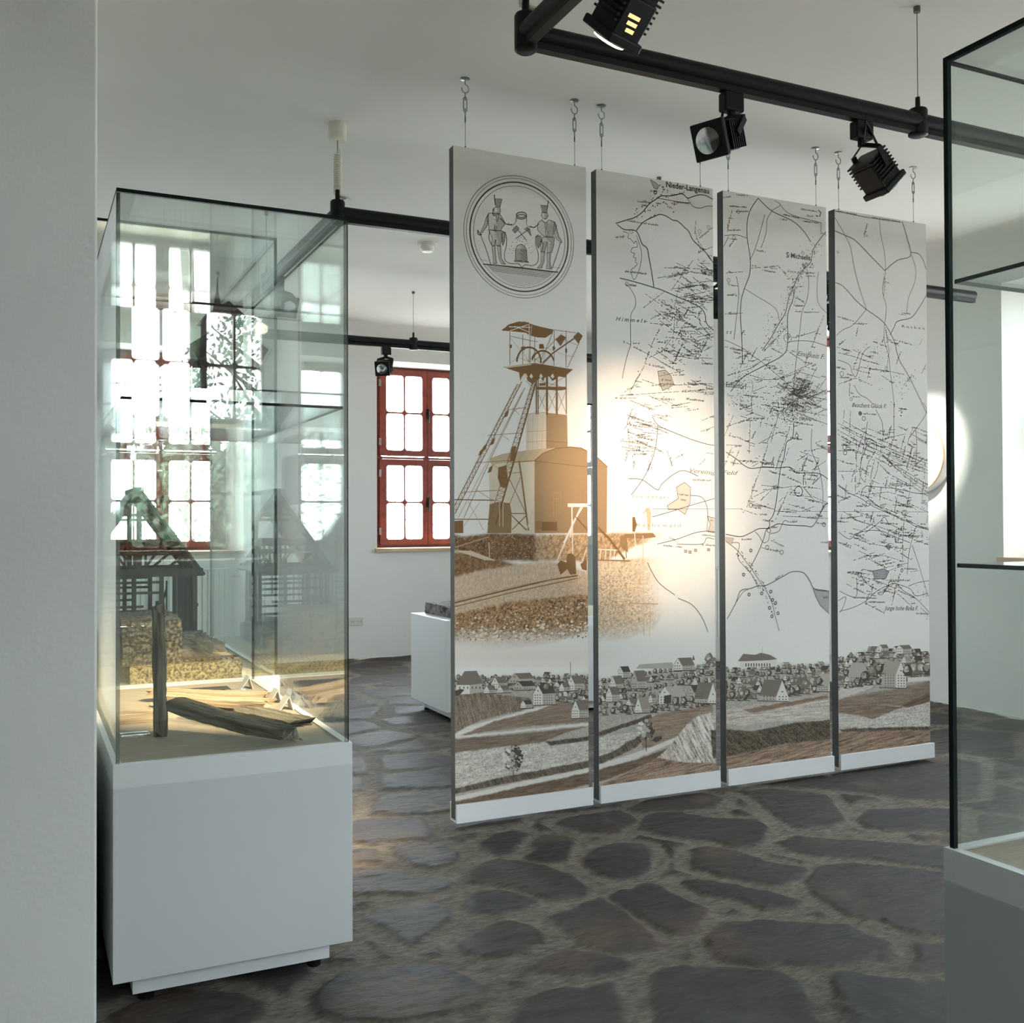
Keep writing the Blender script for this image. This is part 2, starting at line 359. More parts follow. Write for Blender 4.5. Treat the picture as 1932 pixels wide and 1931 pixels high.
# ------------------------------------------------------------------ floor of big rough slabs in wide mortar joints
F1 = lambda p: (600 + p[0] / 3.22, 1400 + p[1] / 3.22)
F2 = lambda p: (1200 + p[0] / 3.22, 1400 + p[1] / 3.22)
STONES = [(F1, s) for s in (
    [(0,1470),(120,1395),(300,1355),(560,1335),(740,1340),(900,1390),(1075,1475),(1030,1560),(985,1580),(880,1610),(700,1640),(450,1690),(150,1680),(20,1640),(-60,1560)],
    [(960,610),(1060,550),(1200,530),(1310,550),(1260,600),(1200,660),(1100,690),(990,660)],
    [(1310,600),(1370,555),(1500,555),(1590,575),(1560,630),(1530,710),(1420,730),(1320,715),(1240,690),(1320,650)],
    [(1615,690),(1690,640),(1830,605),(1990,610),(2060,680),(2050,760),(1960,820),(1800,820),(1700,790),(1630,740)],
    [(870,790),(960,730),(1080,700),(1250,710),(1400,740),(1540,800),(1660,880),(1640,920),(1480,950),(1340,930),(1170,885),(1100,870),(900,850)],
    [(890,930),(960,890),(1080,885),(1180,900),(1330,930),(1350,960),(1250,1010),(1100,1030),(900,1020),(870,970)],
    [(840,1200),(920,1150),(1050,1080),(1150,1070),(1290,1090),(1360,1140),(1390,1190),(1300,1250),(1200,1290),(1050,1300),(880,1280)],
    [(1390,1050),(1560,980),(1720,930),(1830,990),(1980,1090),(2060,1160),(2150,1230),(2000,1270),(1830,1280),(1680,1240),(1560,1200),(1480,1130)],
    [(1200,1370),(1330,1310),(1480,1250),(1600,1250),(1750,1270),(1880,1310),(1935,1350),(1880,1395),(1700,1410),(1560,1405),(1400,1385)],
    [(1170,1700),(1240,1540),(1350,1480),(1500,1460),(1620,1470),(1800,1440),(1860,1560),(1880,1700),(1900,1800),(1100,1800)],
    [(80,800),(220,760),(400,760),(560,800),(700,810),(840,840),(780,880),(650,910),(400,910),(220,920),(100,900)],
    [(270,1060),(400,980),(560,955),(680,960),(800,1000),(830,1050),(760,1120),(660,1180),(560,1230),(480,1160),(380,1110)],
    [(440,620),(600,600),(760,610),(860,660),(850,720),(700,760),(560,740),(470,690)],
    [(60,1290),(200,1220),(260,1270),(230,1320),(60,1330)],
    [(1440,480),(1600,430),(1850,400),(1960,470),(1850,550),(1640,540),(1500,510)])] + [(F2, s) for s in (
    [(0,870),(60,840),(140,850),(240,900),(350,960),(465,1000),(440,1060),(380,1120),(270,1160),(180,1130),(80,1080),(0,1040),(-100,990),(-190,930),(-110,880)],
    [(60,440),(140,415),(300,420),(480,450),(740,460),(810,510),(800,570),(740,630),(600,640),(480,600),(200,560),(10,520)],
    [(570,410),(620,395),(700,420),(720,445),(640,440)],
    [(620,290),(760,280),(960,285),(1160,310),(1220,360),(1290,480),(1200,510),(1040,525),(960,510),(820,430),(720,340)],
    [(860,590),(960,560),(1300,580),(1860,620),(1990,650),(1990,780),(1700,740),(1400,700),(1100,690),(900,650)],
    [(1010,830),(1100,740),(1300,720),(1600,750),(1990,800),(1990,1150),(1750,1160),(1600,1120),(1450,1060),(1300,1060),(1150,960),(1050,900)],
    [(260,840),(380,830),(600,850),(800,890),(1000,940),(1030,960),(980,1000),(860,1010),(760,1010),(620,950),(400,920)],
    [(400,1180),(520,1090),(720,1070),(1000,1085),(1300,1100),(1400,1150),(1560,1200),(1600,1290),(1450,1320),(1200,1350),(900,1340),(700,1340),(500,1310)],
    [(80,1400),(160,1350),(400,1350),(700,1360),(880,1390),(1020,1460),(1080,1560),(1120,1700),(1150,1790),(250,1790),(150,1700),(80,1600)],
    [(1180,1400),(1280,1370),(1500,1410),(1800,1440),(2000,1450),(2000,1790),(1350,1790),(1250,1600),(1200,1500)],
    [(330,640),(420,620),(600,650),(800,700),(1050,760),(1010,820),(880,860),(700,840),(500,800),(340,760)],
    [(1330,450),(1420,400),(1700,390),(1990,400),(1990,540),(1750,530),(1500,530),(1380,500)],
    [(720,250),(1000,210),(1350,150),(1900,80),(2100,120),(2100,330),(1900,350),(1600,330),(1300,290),(1000,270)],
    [(-60,400),(100,330),(400,300),(540,330),(500,390),(300,410),(60,420)],
    [(1180,20),(1500,-20),(1900,-90),(2300,-60),(2300,90),(1900,60),(1350,130)])]
STONES.append((lambda p: (p[0] / 2.76, 1400 + p[1] / 2.76), [(560,1400),(900,1270),(1250,1290),(1400,1340),(1380,1430),(1000,1560),(560,1600)]))
stone_polys = [[tuple(onZ(*fn(p), 0)[:2]) for p in s] for fn, s in STONES]
tones = [0.0, 0.1, 0.0, 0.1, 0.55, 0.2, 0.45, 0.5, 0.05, 0.4, 0.35, 0.3, 0.5, 0.7, 0.4, 0.0, 0.3, 0.2, 0.75, 0.3, 0.4, 0.1, 0.3, 0.2, 0.05, 0.4, 0.4, 0.4, 0.6, 0.3, 0.75]
xs = np.concatenate([np.arange(XL, 0, 0.06), np.arange(0, 3.4, 0.009), np.arange(3.4, XR + 0.3, 0.02)])
ys = np.concatenate([np.arange(YR - .3, 2.1, 0.06), np.arange(2.1, 4.5, 0.009), np.arange(4.5, YB + .3, 0.018)])
GX, GY = np.meshgrid(xs, ys); fx = GX.ravel(); fy = GY.ravel()
wx = fx + 0.035 * (fbm(fx * 5, fy * 5, 1) - .5) + .020 * (fbm(fx * 22, fy * 30, 3) - .5)
wy = fy + 0.035 * (fbm(fx * 5, fy * 5, 2) - .5) + .020 * (fbm(fx * 22, fy * 30, 4) - .5)
sd = np.full(fx.shape, -9.0); tone = np.zeros(fx.shape); sid = np.zeros(fx.shape)
for i, P in enumerate(stone_polys):
    A = np.array(P); q = (wx > A[:, 0].min() - .25) & (wx < A[:, 0].max() + .25) & (wy > A[:, 1].min() - .25) & (wy < A[:, 1].max() + .25)
    d = poly_sd(wx[q], wy[q], P); better = d > sd[q]
    idx = np.where(q)[0][better]; sd[idx] = d[better]; tone[idx] = tones[i]; sid[idx] = i + 1
rs = np.random.RandomState(5); seeds = []
for yy in np.arange(YR - .5, YB + .6, 0.36):
    off = rs.rand() * .6
    for xx in np.arange(XL - .5, XR + .8, 0.56): seeds.append((xx + off + rs.uniform(-.17, .17), yy + rs.uniform(-.12, .12)))
seeds = np.array(seeds); st_tone = rs.rand(len(seeds))
for a in range(0, len(fx), 20000):
    b = slice(a, a + 20000); dx = (wx[b][:, None] - seeds[None, :, 0]) * 0.72; dy = wy[b][:, None] - seeds[None, :, 1]
    d = np.sqrt(dx * dx + dy * dy); o = np.argpartition(d, 2, axis=1)[:, :2]; r = np.take_along_axis(d, o, 1)
    sw = r[:, 0] > r[:, 1]; o[sw] = o[sw][:, ::-1]; r[sw] = r[sw][:, ::-1]
    v = (r[:, 1] - r[:, 0]) * 0.55 - 0.026
    v = np.minimum(v, -sd[b] - 0.055); t = v > sd[b]
    s_ = sd[b].copy(); s_[t] = v[t]; tt = tone[b].copy(); tt[t] = st_tone[o[:, 0]][t]; ii = sid[b].copy(); ii[t] = 100 + o[:, 0][t]
    sd[b] = s_; tone[b] = tt; sid[b] = ii
up = sstep(-0.010, 0.022, sd)
lay = fbm(fx * 9 + sid * 3.1, fy * 34 + sid * 7.7, 6); fine = fbm(fx * 40, fy * 60, 8)
fz = -0.012 + up * (0.010 + 0.010 * (lay - .5) + .004 * (fine - .5)) + (1 - up) * 0.004 * (fine - .5)
fz -= fz.max() * 0 
dark = np.array([0.021, 0.021, 0.022]); brown = np.array([0.060, 0.042, 0.032]); blue = np.array([0.048, 0.050, 0.058]); mort = np.array([0.172, 0.155, 0.128])
t = tone[:, None]; n1 = fbm(fx * 3.5 + sid, fy * 6, 11)[:, None]; n2 = fbm(fx * 14 + sid, fy * 45, 12)[:, None]
stc = dark * (1 - t) + brown * t; stc = stc * (1 - .45 * sstep(.5, .75, n1)) + blue * .45 * sstep(.5, .75, n1) * (1 - .5 * t)
stc = stc * (.28 + 1.05 * n2); mc = mort * (.75 + .5 * fbm(fx * 25, fy * 25, 15)[:, None])
rust = sstep(.60, .78, fbm(fx * 4, fy * 4, 21))[:, None]; stc = stc * (1 - .5 * rust) + np.array([.12, .075, .04]) * .5 * rust
colr = mc * (1 - up[:, None]) + stc * up[:, None]
def grid_mesh(name, X, Y, Zc, nx, ny):
    me = bpy.data.meshes.new(name); n = nx * ny
    co = np.stack([X, Y, Zc], 1).astype(np.float32); me.vertices.add(n); me.vertices.foreach_set('co', co.ravel())
    i = np.arange(n).reshape(ny, nx); q = np.stack([i[:-1, :-1], i[:-1, 1:], i[1:, 1:], i[1:, :-1]], -1).reshape(-1, 4)
    me.loops.add(q.size); me.loops.foreach_set('vertex_index', q.ravel().astype(np.int32))
    me.polygons.add(len(q)); me.polygons.foreach_set('loop_start', np.arange(0, q.size, 4, dtype=np.int32)); me.polygons.foreach_set('loop_total', np.full(len(q), 4, np.int32))
    me.update(calc_edges=True); return me
def vcol(me, nm, rgb):
    at = me.attributes.new(nm, 'FLOAT_COLOR', 'POINT'); at.data.foreach_set('color', np.concatenate([rgb, np.ones((len(rgb), 1))], 1).astype(np.float32).ravel())
me = grid_mesh('floor', fx, fy, fz, len(xs), len(ys)); vcol(me, 'tone', colr); vcol(me, 'slab', np.repeat(up[:, None], 3, 1))
me.polygons.foreach_set('use_smooth', [True] * len(me.polygons))
fm = bpy.data.materials.new('rough_stone_paving'); fm.use_nodes = True; nt = fm.node_tree; N = nt.nodes; L = nt.links; b = N['Principled BSDF']
a1 = N.new('ShaderNodeAttribute'); a1.attribute_name = 'tone'; a2 = N.new('ShaderNodeAttribute'); a2.attribute_name = 'slab'
tc = N.new('ShaderNodeTexCoord'); mp = N.new('ShaderNodeMapping'); mp.inputs['Scale'].default_value = (1.0, 3.2, 1); L.new(tc.outputs['Object'], mp.inputs['Vector'])
nz = N.new('ShaderNodeTexNoise'); nz.inputs['Scale'].default_value = 26; nz.inputs['Detail'].default_value = 10; nz.inputs['Roughness'].default_value = .7; L.new(mp.outputs[0], nz.inputs['Vector'])
mr = N.new('ShaderNodeMapRange'); mr.inputs['From Min'].default_value = .3; mr.inputs['From Max'].default_value = .7; mr.inputs['To Min'].default_value = .40; mr.inputs['To Max'].default_value = 1.60; L.new(nz.outputs['Fac'], mr.inputs['Value'])
mm = N.new('ShaderNodeVectorMath'); mm.operation = 'SCALE'; L.new(a1.outputs['Color'], mm.inputs[0]); L.new(mr.outputs[0], mm.inputs['Scale']); L.new(mm.outputs[0], b.inputs['Base Color'])
rr = N.new('ShaderNodeMapRange'); rr.inputs['To Min'].default_value = .85; rr.inputs['To Max'].default_value = .50; L.new(a2.outputs['Fac'], rr.inputs['Value']); L.new(rr.outputs[0], b.inputs['Roughness'])
bp = N.new('ShaderNodeBump'); bp.inputs['Strength'].default_value = 0.9; bp.inputs['Distance'].default_value = .014; b.inputs['Specular IOR Level'].default_value = .36; L.new(nz.outputs['Fac'], bp.inputs['Height']); L.new(bp.outputs[0], b.inputs['Normal'])
me.materials.append(fm); fo = bpy.data.objects.new('floor', me); link(fo); struct(fo)

# ------------------------------------------------------------------ glass display cases on white cabinets
def pane(par, x0, x1, y0, y1, z0, z1, name='glass_pane'):
    """clear sheet whose narrow sides show the dark green of the glass edge"""
    m = MB(); m.box(x0, x1, y0, y1, z0, z1); s = (x1 - x0, y1 - y0, z1 - z0); th = s.index(min(s))
    fax = [2, 2, 1, 1, 0, 0]; m.m = [0 if fax[i] == th else 1 for i in range(6)]
    # face order in box(): -z, +z, -y, +y, -x, +x
    return m.build(name, [GLASS, GEDGE], par)
def display_case(label, X0, X1, Y0, Y1, zt=2.128, zb=0.632, zbot=0.070, shelves=(), rim=0.062, group='glass display cases', mats=(WHITE, WHITE2)):
    t = thing('display_case', label, 'display case', ((X0 + X1) / 2, (Y0 + Y1) / 2, 0), group)
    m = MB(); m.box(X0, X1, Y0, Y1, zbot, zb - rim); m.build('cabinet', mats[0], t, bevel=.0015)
    m = MB(); a = .022
    m.box(X0, X1, Y0, Y0 + a, zb - rim, zb); m.box(X0, X1, Y1 - a, Y1, zb - rim, zb); m.box(X0, X0 + a, Y0 + a, Y1 - a, zb - rim, zb); m.box(X1 - a, X1, Y0 + a, Y1 - a, zb - rim, zb)
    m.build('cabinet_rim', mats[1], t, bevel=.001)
    m = MB(); m.box(X0 + a, X1 - a, Y0 + a, Y1 - a, zb - rim, zb - .004); m.build('display_floor', LINEN, t)
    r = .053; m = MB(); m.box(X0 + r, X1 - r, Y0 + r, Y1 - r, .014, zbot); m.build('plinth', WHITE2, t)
    for sx in (X0 + .09, X1 - .09):
        for sy in (Y0 + .09, Y1 - .09):
            m = MB(); m.lathe([(.022, -.012), (.022, .004), (.008, .008), (.008, .016)], (sx, sy, 0), n=12); m.build('levelling_foot', BLACK, t, smooth=True)
    g = .008; th = .010; x0, x1, y0, y1 = X0 + g, X1 - g, Y0 + g, Y1 - g; z0 = zb - .002
    pane(t, x0, x1, y0, y0 + th, z0, zt - th); pane(t, x0, x1, y1 - th, y1, z0, zt - th)
    pane(t, x0, x0 + th, y0 + th, y1 - th, z0, zt - th); pane(t, x1 - th, x1, y0 + th, y1 - th, z0, zt - th)
    pane(t, x0, x1, y0, y1, zt - th, zt, 'glass_top')
    for z in shelves: pane(t, x0 + th + .002, x1 - th - .002, y0 + th + .002, y1 - th - .002, z - .004, z + .004, 'glass_shelf')
    return t
display_case('tall glass case with split timbers on a white cabinet, beside the near left wall', .2094, .8439, 2.8329, 4.1794, shelves=(1.583,))
display_case('tall glass case holding a timber-framed building model, behind the case of split timbers', .2094, .950, 4.215, 5.862, zt=2.43, shelves=(1.80,))
display_case('glass case on a cabinet greyed to paint in shade, cut off by the right edge of the photo', 1.5723, 2.26, .05, 1.4117, zt=2.1335, zb=.6357, shelves=(1.705, 1.168), mats=(SHADED, SHADED_RIM))
display_case('glass case on a grey cabinet glimpsed through the gap beside the mine picture panel', 2.95, 3.95, 5.95, 6.75, zt=2.05)

# ------------------------------------------------------------------ contents of the near left case
ZF = .628
def plank(name, label, p, q, width, thick, mat, cat='wood', bend=0.0, roll=0.0, seed=0, group=None, taper=1.0):
    """split board with uneven faces from p to q (centre line), lying with its broad side up"""
    p = Vector(p); q = Vector(q); x = (q - p); ln = x.length; x.normalize(); y = Vector((0, 0, 1)).cross(x).normalized(); z = x.cross(y)
    M3 = Matrix((x, y, z)).transposed().to_4x4(); M3 = Matrix.Translation((p + q) / 2) @ M3 @ Matrix.Rotation(roll, 4, 'X')
    rs = random.Random(seed); nx, nw = 22, 7; vs = []; fs = []
    ph = [rs.uniform(0, 6) for _ in range(8)]
    for i in range(nx + 1):
        u = i / nx - .5; wdt = width * (1 + (taper - 1) * (u + .5)); ring = []
        for k in range(nw): ring.append((k / (nw - 1) - .5, .5))
        for k in range(nw): ring.append((.5 - k / (nw - 1), -.5))
        for k, (a, b_) in enumerate(ring):
            jx = (.02 * math.sin(k * 2.1 + ph[0]) + rs.uniform(-.006, .006)) if i in (0, nx) else 0
            vs.append((u * ln + jx, a * wdt * (1 + .05 * math.sin(u * 9 + ph[1] + (k > nw) * 1.5)), b_ * thick * (1 + .13 * math.sin(k * 1.9 + ph[2]) + .07 * math.sin(u * 13 + ph[3])) + bend * (u * u * 4 - 1) * -1 + rs.uniform(-.0012, .0012)))
    n = 2 * nw
    for i in range(nx):
        for k in range(n): fs.append((i * n + k, i * n + (k + 1) % n, (i + 1) * n + (k + 1) % n, (i + 1) * n + k))
    fs.append(tuple(reversed(range(n)))); fs.append(tuple(nx * n + k for k in range(n)))
    me = bpy.data.meshes.new(name); me.from_pydata(vs, [], fs); me.materials.append(mat); me.update()
    bm = bmesh.new(); bm.from_mesh(me); bmesh.ops.recalc_face_normals(bm, faces=bm.faces); bm.to_mesh(me); bm.free()
    o = bpy.data.objects.new(name, me); COL.objects.link(o); o.matrix_world = M3
    return tag(o, label, cat, group)
plank('timber_post', 'upright weathered grey post leaning on a clear acrylic sheet', (.367, 3.19, ZF + .002), (.361, 3.19, ZF + .366), .040, .034, GREYWOOD, 'post', seed=2)
# flared head of the post is part of the same timber: a wedge nailed at its top
t = thing('acrylic_sheet', 'clear upright acrylic sheet on a foot, left of the grey post', 'acrylic stand', (.30, 3.19, ZF))
m = MB(); m.box(.252, .340, 3.205, 3.209, ZF, ZF + .325); m.build('back_sheet', ACRYL, t)
m = MB(); m.box(.252, .340, 3.205, 3.27, ZF, ZF + .004); m.build('foot_sheet', ACRYL, t)
plank('split_plank', 'thick weathered grey plank propped up slanting on a clear stand, nearest the glass', (.412, 3.20, ZF + .088), (.692, 2.905, ZF + .030), .068, .036, GREYWOOD, 'plank', bend=-.010, seed=5)
t = thing('acrylic_stand', 'clear slanted acrylic stand under the thick grey plank', 'acrylic stand', (.54, 3.05, ZF))
m = MB(); d = Vector((.692 - .418, 2.905 - 3.20, 0)).normalized(); s = Vector((-d.y, d.x, 0))
A = Vector((.43, 3.185, ZF + .052)); B_ = Vector((.70, 2.895, ZF + .012)); w2 = s * .036
m.prism([A - w2, B_ - w2, B_ + w2, A + w2], (0, 0, .003)); m.build('slope_sheet', ACRYL, t)
for P, hh in ((Vector((.437, 3.178, ZF)), .050), (Vector((.53, 3.078, ZF)), .036)):
    m = MB(); m.prism([P - w2, P + w2, P + w2 + Vector((0, 0, hh)), P - w2 + Vector((0, 0, hh))], tuple(d * .003)); m.build('support_sheet', ACRYL, t)
plank('split_plank', 'pale split plank lit by the lamp, longer front one of the crossed pair', (.435, 3.70, ZF + .034), (.735, 3.455, ZF + .026), .085, .022, TANWOOD, 'plank', bend=-.004, seed=8)
plank('split_plank', 'pale split plank lit by the lamp, lying behind the longer front one', (.42, 3.83, ZF + .030), (.77, 3.63, ZF + .022), .07, .02, TANWOOD, 'plank', seed=9)
plank('board_piece', 'short broad grey board with a notched end beside the right pane', (.66, 3.43, ZF + .012), (.772, 3.15, ZF + .012), .10, .018, GREYWOOD, 'board', seed=11)
m = MB(); m.box(.45, .70, 3.90, 3.99, ZF, ZF + .012); tag(m.build('slate_plate', SLATE, bevel=.003), 'flat dark slate plate behind the pale planks', 'plate')
m = MB(); m.box(.27, .40, 3.42, 3.60, ZF, ZF + .012); tag(m.build('board_piece', TANWOOD, bevel=.002), 'small flat board lying left of the grey post foot', 'board')
def card(x, y, label):
    t = thing('label_card', label, 'label card', (x, y, ZF), 'folded label cards in the case')
    m = MB(); m.prism([(x - .022, y - .032, ZF), (x - .020, y - .032, ZF), (x + .012, y - .032, ZF + .046), (x + .010, y - .032, ZF + .046)], (0, .064, 0)); m.build('front_leaf', PAPER, t)
    m = MB(); m.prism([(x + .010, y - .032, ZF + .046), (x + .012, y - .032, ZF + .046), (x + .024, y - .032, ZF), (x + .022, y - .032, ZF)], (0, .064, 0)); m.build('back_leaf', PAPER, t)
card(.762, 3.965, 'folded white label card standing at the far corner of the case')
card(.790, 3.612, 'folded white label card beside the end of the pale planks, middle of three')
card(.795, 3.462, 'folded white label card nearest the grey board piece')
m = MB(); m.box(.655, .735, 3.70, 3.80, ZF, ZF + .028); tag(m.build('acrylic_block', ACRYL), 'low clear acrylic block under the back plank', 'acrylic stand')

# ------------------------------------------------------------------ mine building model in the second case
def rock(mb_name, mat, x0, x1, y0, y1, z0, z1, parent=None, seed=0, amp=.012, cuts=10, label=None):
    bm = bmesh.new(); bmesh.ops.create_cube(bm, size=1); bmesh.ops.subdivide_edges(bm, edges=bm.edges, cuts=cuts, use_grid_fill=True)
    off = parent.location if parent is not None else Vector(((x0 + x1) / 2, (y0 + y1) / 2, z0))
    for v in bm.verts:
        p = Vector((x0 + (v.co.x + .5) * (x1 - x0), y0 + (v.co.y + .5) * (y1 - y0), z0 + (v.co.z + .5) * (z1 - z0)))
        n = v.co.normalized(); q = np.array([p.x * 22 + seed]), np.array([p.y * 22 + p.z * 31])
        a = float(fbm(q[0], q[1], seed % 9)[0]) - .5
        if v.co.z > -.49: p += n * (a * 2 * amp)
        v.co = p - off
    me = bpy.data.meshes.new(mb_name); bm.to_mesh(me); bm.free(); me.materials.append(mat)
    o = bpy.data.objects.new(mb_name, me); link(o, parent)
    if parent is None: o.location = off
    return o
t = thing('mine_building_model', 'dark timber-framed mine house model with steep roof on an ore rock base', 'model', (.55, 5.0, ZF))
rock('rock_base', OREM, .378, .805, 4.262, 5.0, ZF, ZF + .068, t, 3, .006, 14)
rock('rock_block', OREM2, .350, .578, 4.30, 4.78, ZF + .066, ZF + .246, t, 5, .012, 12)
rock('rear_rock', ROCKG, .24, .62, 4.85, 5.78, ZF, ZF + .11, t, 7, .02, 12)
rock('boulder', ROCKG, .60, .72, 4.45, 4.72, ZF + .06, ZF + .15, t, 9, .02, 8)
rock('boulder', ROCKG, .70, .80, 4.60, 4.86, ZF + .06, ZF + .10, t, 12, .012, 8)
m = MB()
for k in range(9): m.box(.585 + k * .024, .590 + k * .024, 4.30, 4.36, ZF + .072, ZF + .077)
m.box(.58, .80, 4.315, 4.320, ZF + .077, ZF + .083); m.box(.58, .80, 4.345, 4.350, ZF + .077, ZF + .083); m.build('toy_track', BROWNWOOD, t)
m = MB(); m.box(.22, .785, 5.16, 5.75, ZF, ZF + .085); m.build('model_base', pmat('blue_grey_base', (.03, .045, .055), .6, var=.2, scale=15), t)
GYf, GYb = 5.20, 5.70; xl, xr, xm = .235, .765, .500; zb_, ze, zr = ZF + .085, 1.015, 1.415
m = MB(); w_ = .018
for yy in (GYf, GYb):
    y0, y1 = yy - .009, yy + .009
    for x in (xl, .335, xm - .025, .60, xr - .01): m.box(x - .008, x + .012, y0, y1, zb_, ze)
    for x in (.41, .45, .478, .53): m.box(x - .005, x + .005, y0, y1, .87 if x in (.41,) else ze, 1.17 if x not in (.41,) else ze)
    m.box(xl - .03, xr + .03, y0 - .004, y1 + .004, ze - .014, ze + .024)
    for z in (.80, .86, .925, .975): m.box(xl, .61 if z != .86 else .52, y0 + .002, y1 - .002, z - .006, z + .006)
    for z, hw in ((1.11, .235), (1.15, .20), (1.17, .19), (1.275, .10), (1.30, .085)): m.box(xm - hw, xm + hw, y0 + .002, y1 - .002, z - .006, z + .006)
    for sx in (-1, 1):
        m.bar((xm + sx * .005, yy, zr - .02), (xm + sx * .285, yy, ze - .01), .018, .032)
        m.bar((xm + sx * .21, yy, 1.11), (xm + sx * .10, yy, ze), .014, .014)
        m.bar((xm + sx * .11, yy, 1.16), (xm + sx * .02, yy, ze + .02), .012, .012)
    m.box(xm - .012, xm + .012, y0, y1, ze, zr - .06)
m.bar((xl, GYf, zb_), (xl, GYb, zb_), .02, .02, (1, 0, 0))
for x in (xl, xr):
    for z in (zb_ + .01, .86, ze): m.box(x - .009, x + .009, GYf, GYb, z - .008, z + .008)
    for yy in (5.32, 5.44, 5.58): m.box(x - .008, x + .008, yy - .008, yy + .008, zb_, ze)
m.build('timber_frame', BROWNWOOD, t)
for sx in (-1, 1):
    m = MB(); a = Vector((xm, GYf - .03, zr)); e = Vector((xm + sx * .295, GYf - .03, ze - .012)); nrm = Vector((sx * .8, 0, .6)) * .012
    m.prism([a, e, e + nrm, a + nrm], (0, GYb - GYf + .06, 0)); m.build('roof_slope', ROOFM, t)
m = MB(); m.box(xm - .02, xm + .02, GYf - .035, GYb + .035, zr - .004, zr + .016); m.build('ridge_cap', ROOFM, t)
m = MB()
for k in range(5): m.box(.655 + k * .022, .675 + k * .022, GYf + .014, GYf + .022, zb_, ze)
m.build('plank_wall', DARKWOOD, t)
m = MB(); m.box(.575, .66, 5.30, 5.45, zb_, zb_ + .055); m.lathe([(.03, -.02), (.03, .02)], (.615, 5.37, zb_ + .13), (1, 0, 0), 16); m.bar((.59, 5.36, zb_ + .03), (.645, 5.36, zb_ + .22), .01, .01); m.bar((.645, 5.36, zb_), (.645, 5.36, zb_ + .26), .008, .008)
m.build('winding_engine', DARKWOOD, t)
# second, taller model on the shelf of the second case
t = thing('tower_model', 'black tower building model with pointed spire on the upper glass shelf', 'model', (.80, 4.75, 1.804)); zt = 1.805
m = MB(); m.box(.735, .880, 4.62, 4.86, zt, zt + .36); m.build('tower_body', DARKWOOD, t)
m = MB(); m.prism([(.715, 4.60, zt + .36), (.90, 4.60, zt + .36), (.815, 4.60, zt + .43)], (0, .28, 0)); m.build('tower_roof', BLACK, t)
m = MB(); m.lathe([(.020, 0), (.016, .03), (.004, .10), (.0008, .155)], (.775, 4.66, zt + .39), n=12); m.build('spire', BLACK, t, smooth=True)
m = MB(); m.prism([(.655, 4.64, zt + .235), (.735, 4.64, zt + .29), (.735, 4.64, zt + .18), (.70, 4.64, zt + .15)], (0, .20, 0)); m.build('lean_to_roof', BLACK, t)
m = MB(); m.box(.69, .737, 4.66, 4.82, zt, zt + .19); m.build('side_bay', DARKWOOD, t)
m = MB(); m.box(.878, .935, 4.60, 4.85, zt, zt + .145); m.build('wing', DARKWOOD, t, bevel=.002)

# object in the right case
m = rock('ore_sample', ROCKG, 1.80, 1.95, 1.02, 1.24, .633, .70, None, 21, .012, 10); tag(m, 'dark rock sample on the floor of the right-hand case', 'rock')

# ------------------------------------------------------------------ white pedestal with a rough stone slab
t = thing('pedestal', 'low white pedestal carrying a rough stone slab, behind the first panel', 'pedestal', (2.65, 6.2, 0))
m = MB(); m.box(2.385, 2.90, 5.98, 6.62, .07, .645); m.build('pedestal_body', WHITE, t, bevel=.002)
m = MB(); m.box(2.44, 2.85, 6.03, 6.57, .022, .07); m.build('plinth', WHITE2, t)
for x in (2.47, 2.82):
    for y in (6.06, 6.54): m = MB(); m.lathe([(.02, -.008), (.02, .008), (.008, .012), (.008, .024)], (x, y, 0), n=12); m.build('levelling_foot', BLACK, t, smooth=True)
o = rock('stone_slab', ROCKG, 2.47, 2.86, 6.06, 6.56, .643, .715, None, 33, .018, 12); tag(o, 'rough grey stone slab lying on the low white pedestal', 'stone')

# ------------------------------------------------------------------ radiators, socket, detector, disc
def radiator(label, x0, x1, z0, z1, loc, rz):
    t = thing('radiator', label, 'radiator', loc, 'white ribbed radiators'); t.rotation_euler = (0, 0, rz)
    def put(mb, nm, mt=RADM): o = mb.build(nm, mt); o.parent = t; return o
    m = MB(); n = int((x1 - x0) / .045)
    for k in range(n): xc = x0 + (k + .5) * (x1 - x0) / n; m.box(xc - .0165, xc + .0165, -.095, -.078, z0, z1 - .02)
    m.box(x0, x1, -.080, -.045, z0, z1); put(m, 'ribbed_panel')
    m = MB(); m.box(x0 - .004, x1 + .004, -.098, -.04, z1 - .012, z1 + .004); put(m, 'top_grille')
    m = MB(); m.tube([(x1 + .005, -.065, z1 - .06), (x1 + .05, -.065, z1 - .06)], .010, 10); m.lathe([(.018, 0), (.022, .01), (.020, .05), (.012, .058)], (x1 + .045, -.065, z1 - .06), (1, 0, 0), 14); put(m, 'valve', PLASTIC)
    for xx in (x0 + .1, x1 - .1): m = MB(); m.box(xx - .02, xx + .02, -.045, -.001, z0 + .05, z1 - .05); put(m, 'wall_bracket')
    m = MB(); m.tube([(x1 - .03, -.06, z0), (x1 - .03, -.06, -.01)], .009, 8); m.tube([(x1 - .09, -.06, z0), (x1 - .09, -.06, -.01)], .009, 8); put(m, 'supply_pipe', STEEL)
radiator('white ribbed radiator below the window seen through the left glass case', -.55, .46, .235, .865, (1.17, YB, 0), 0)
radiator('white ribbed radiator glimpsed through the narrow gaps between the panels', -1.15, .75, .225, .85, (XR, 6.55, 0), -PI / 2)
t = thing('wall_socket', 'white double power socket low on the far wall', 'power socket', (2.80, YB, .345))
m = MB(); m.box(2.728, 2.872, YB - .012, YB, .308, .382); m.build('cover_plate', PLASTIC, t, bevel=.003)
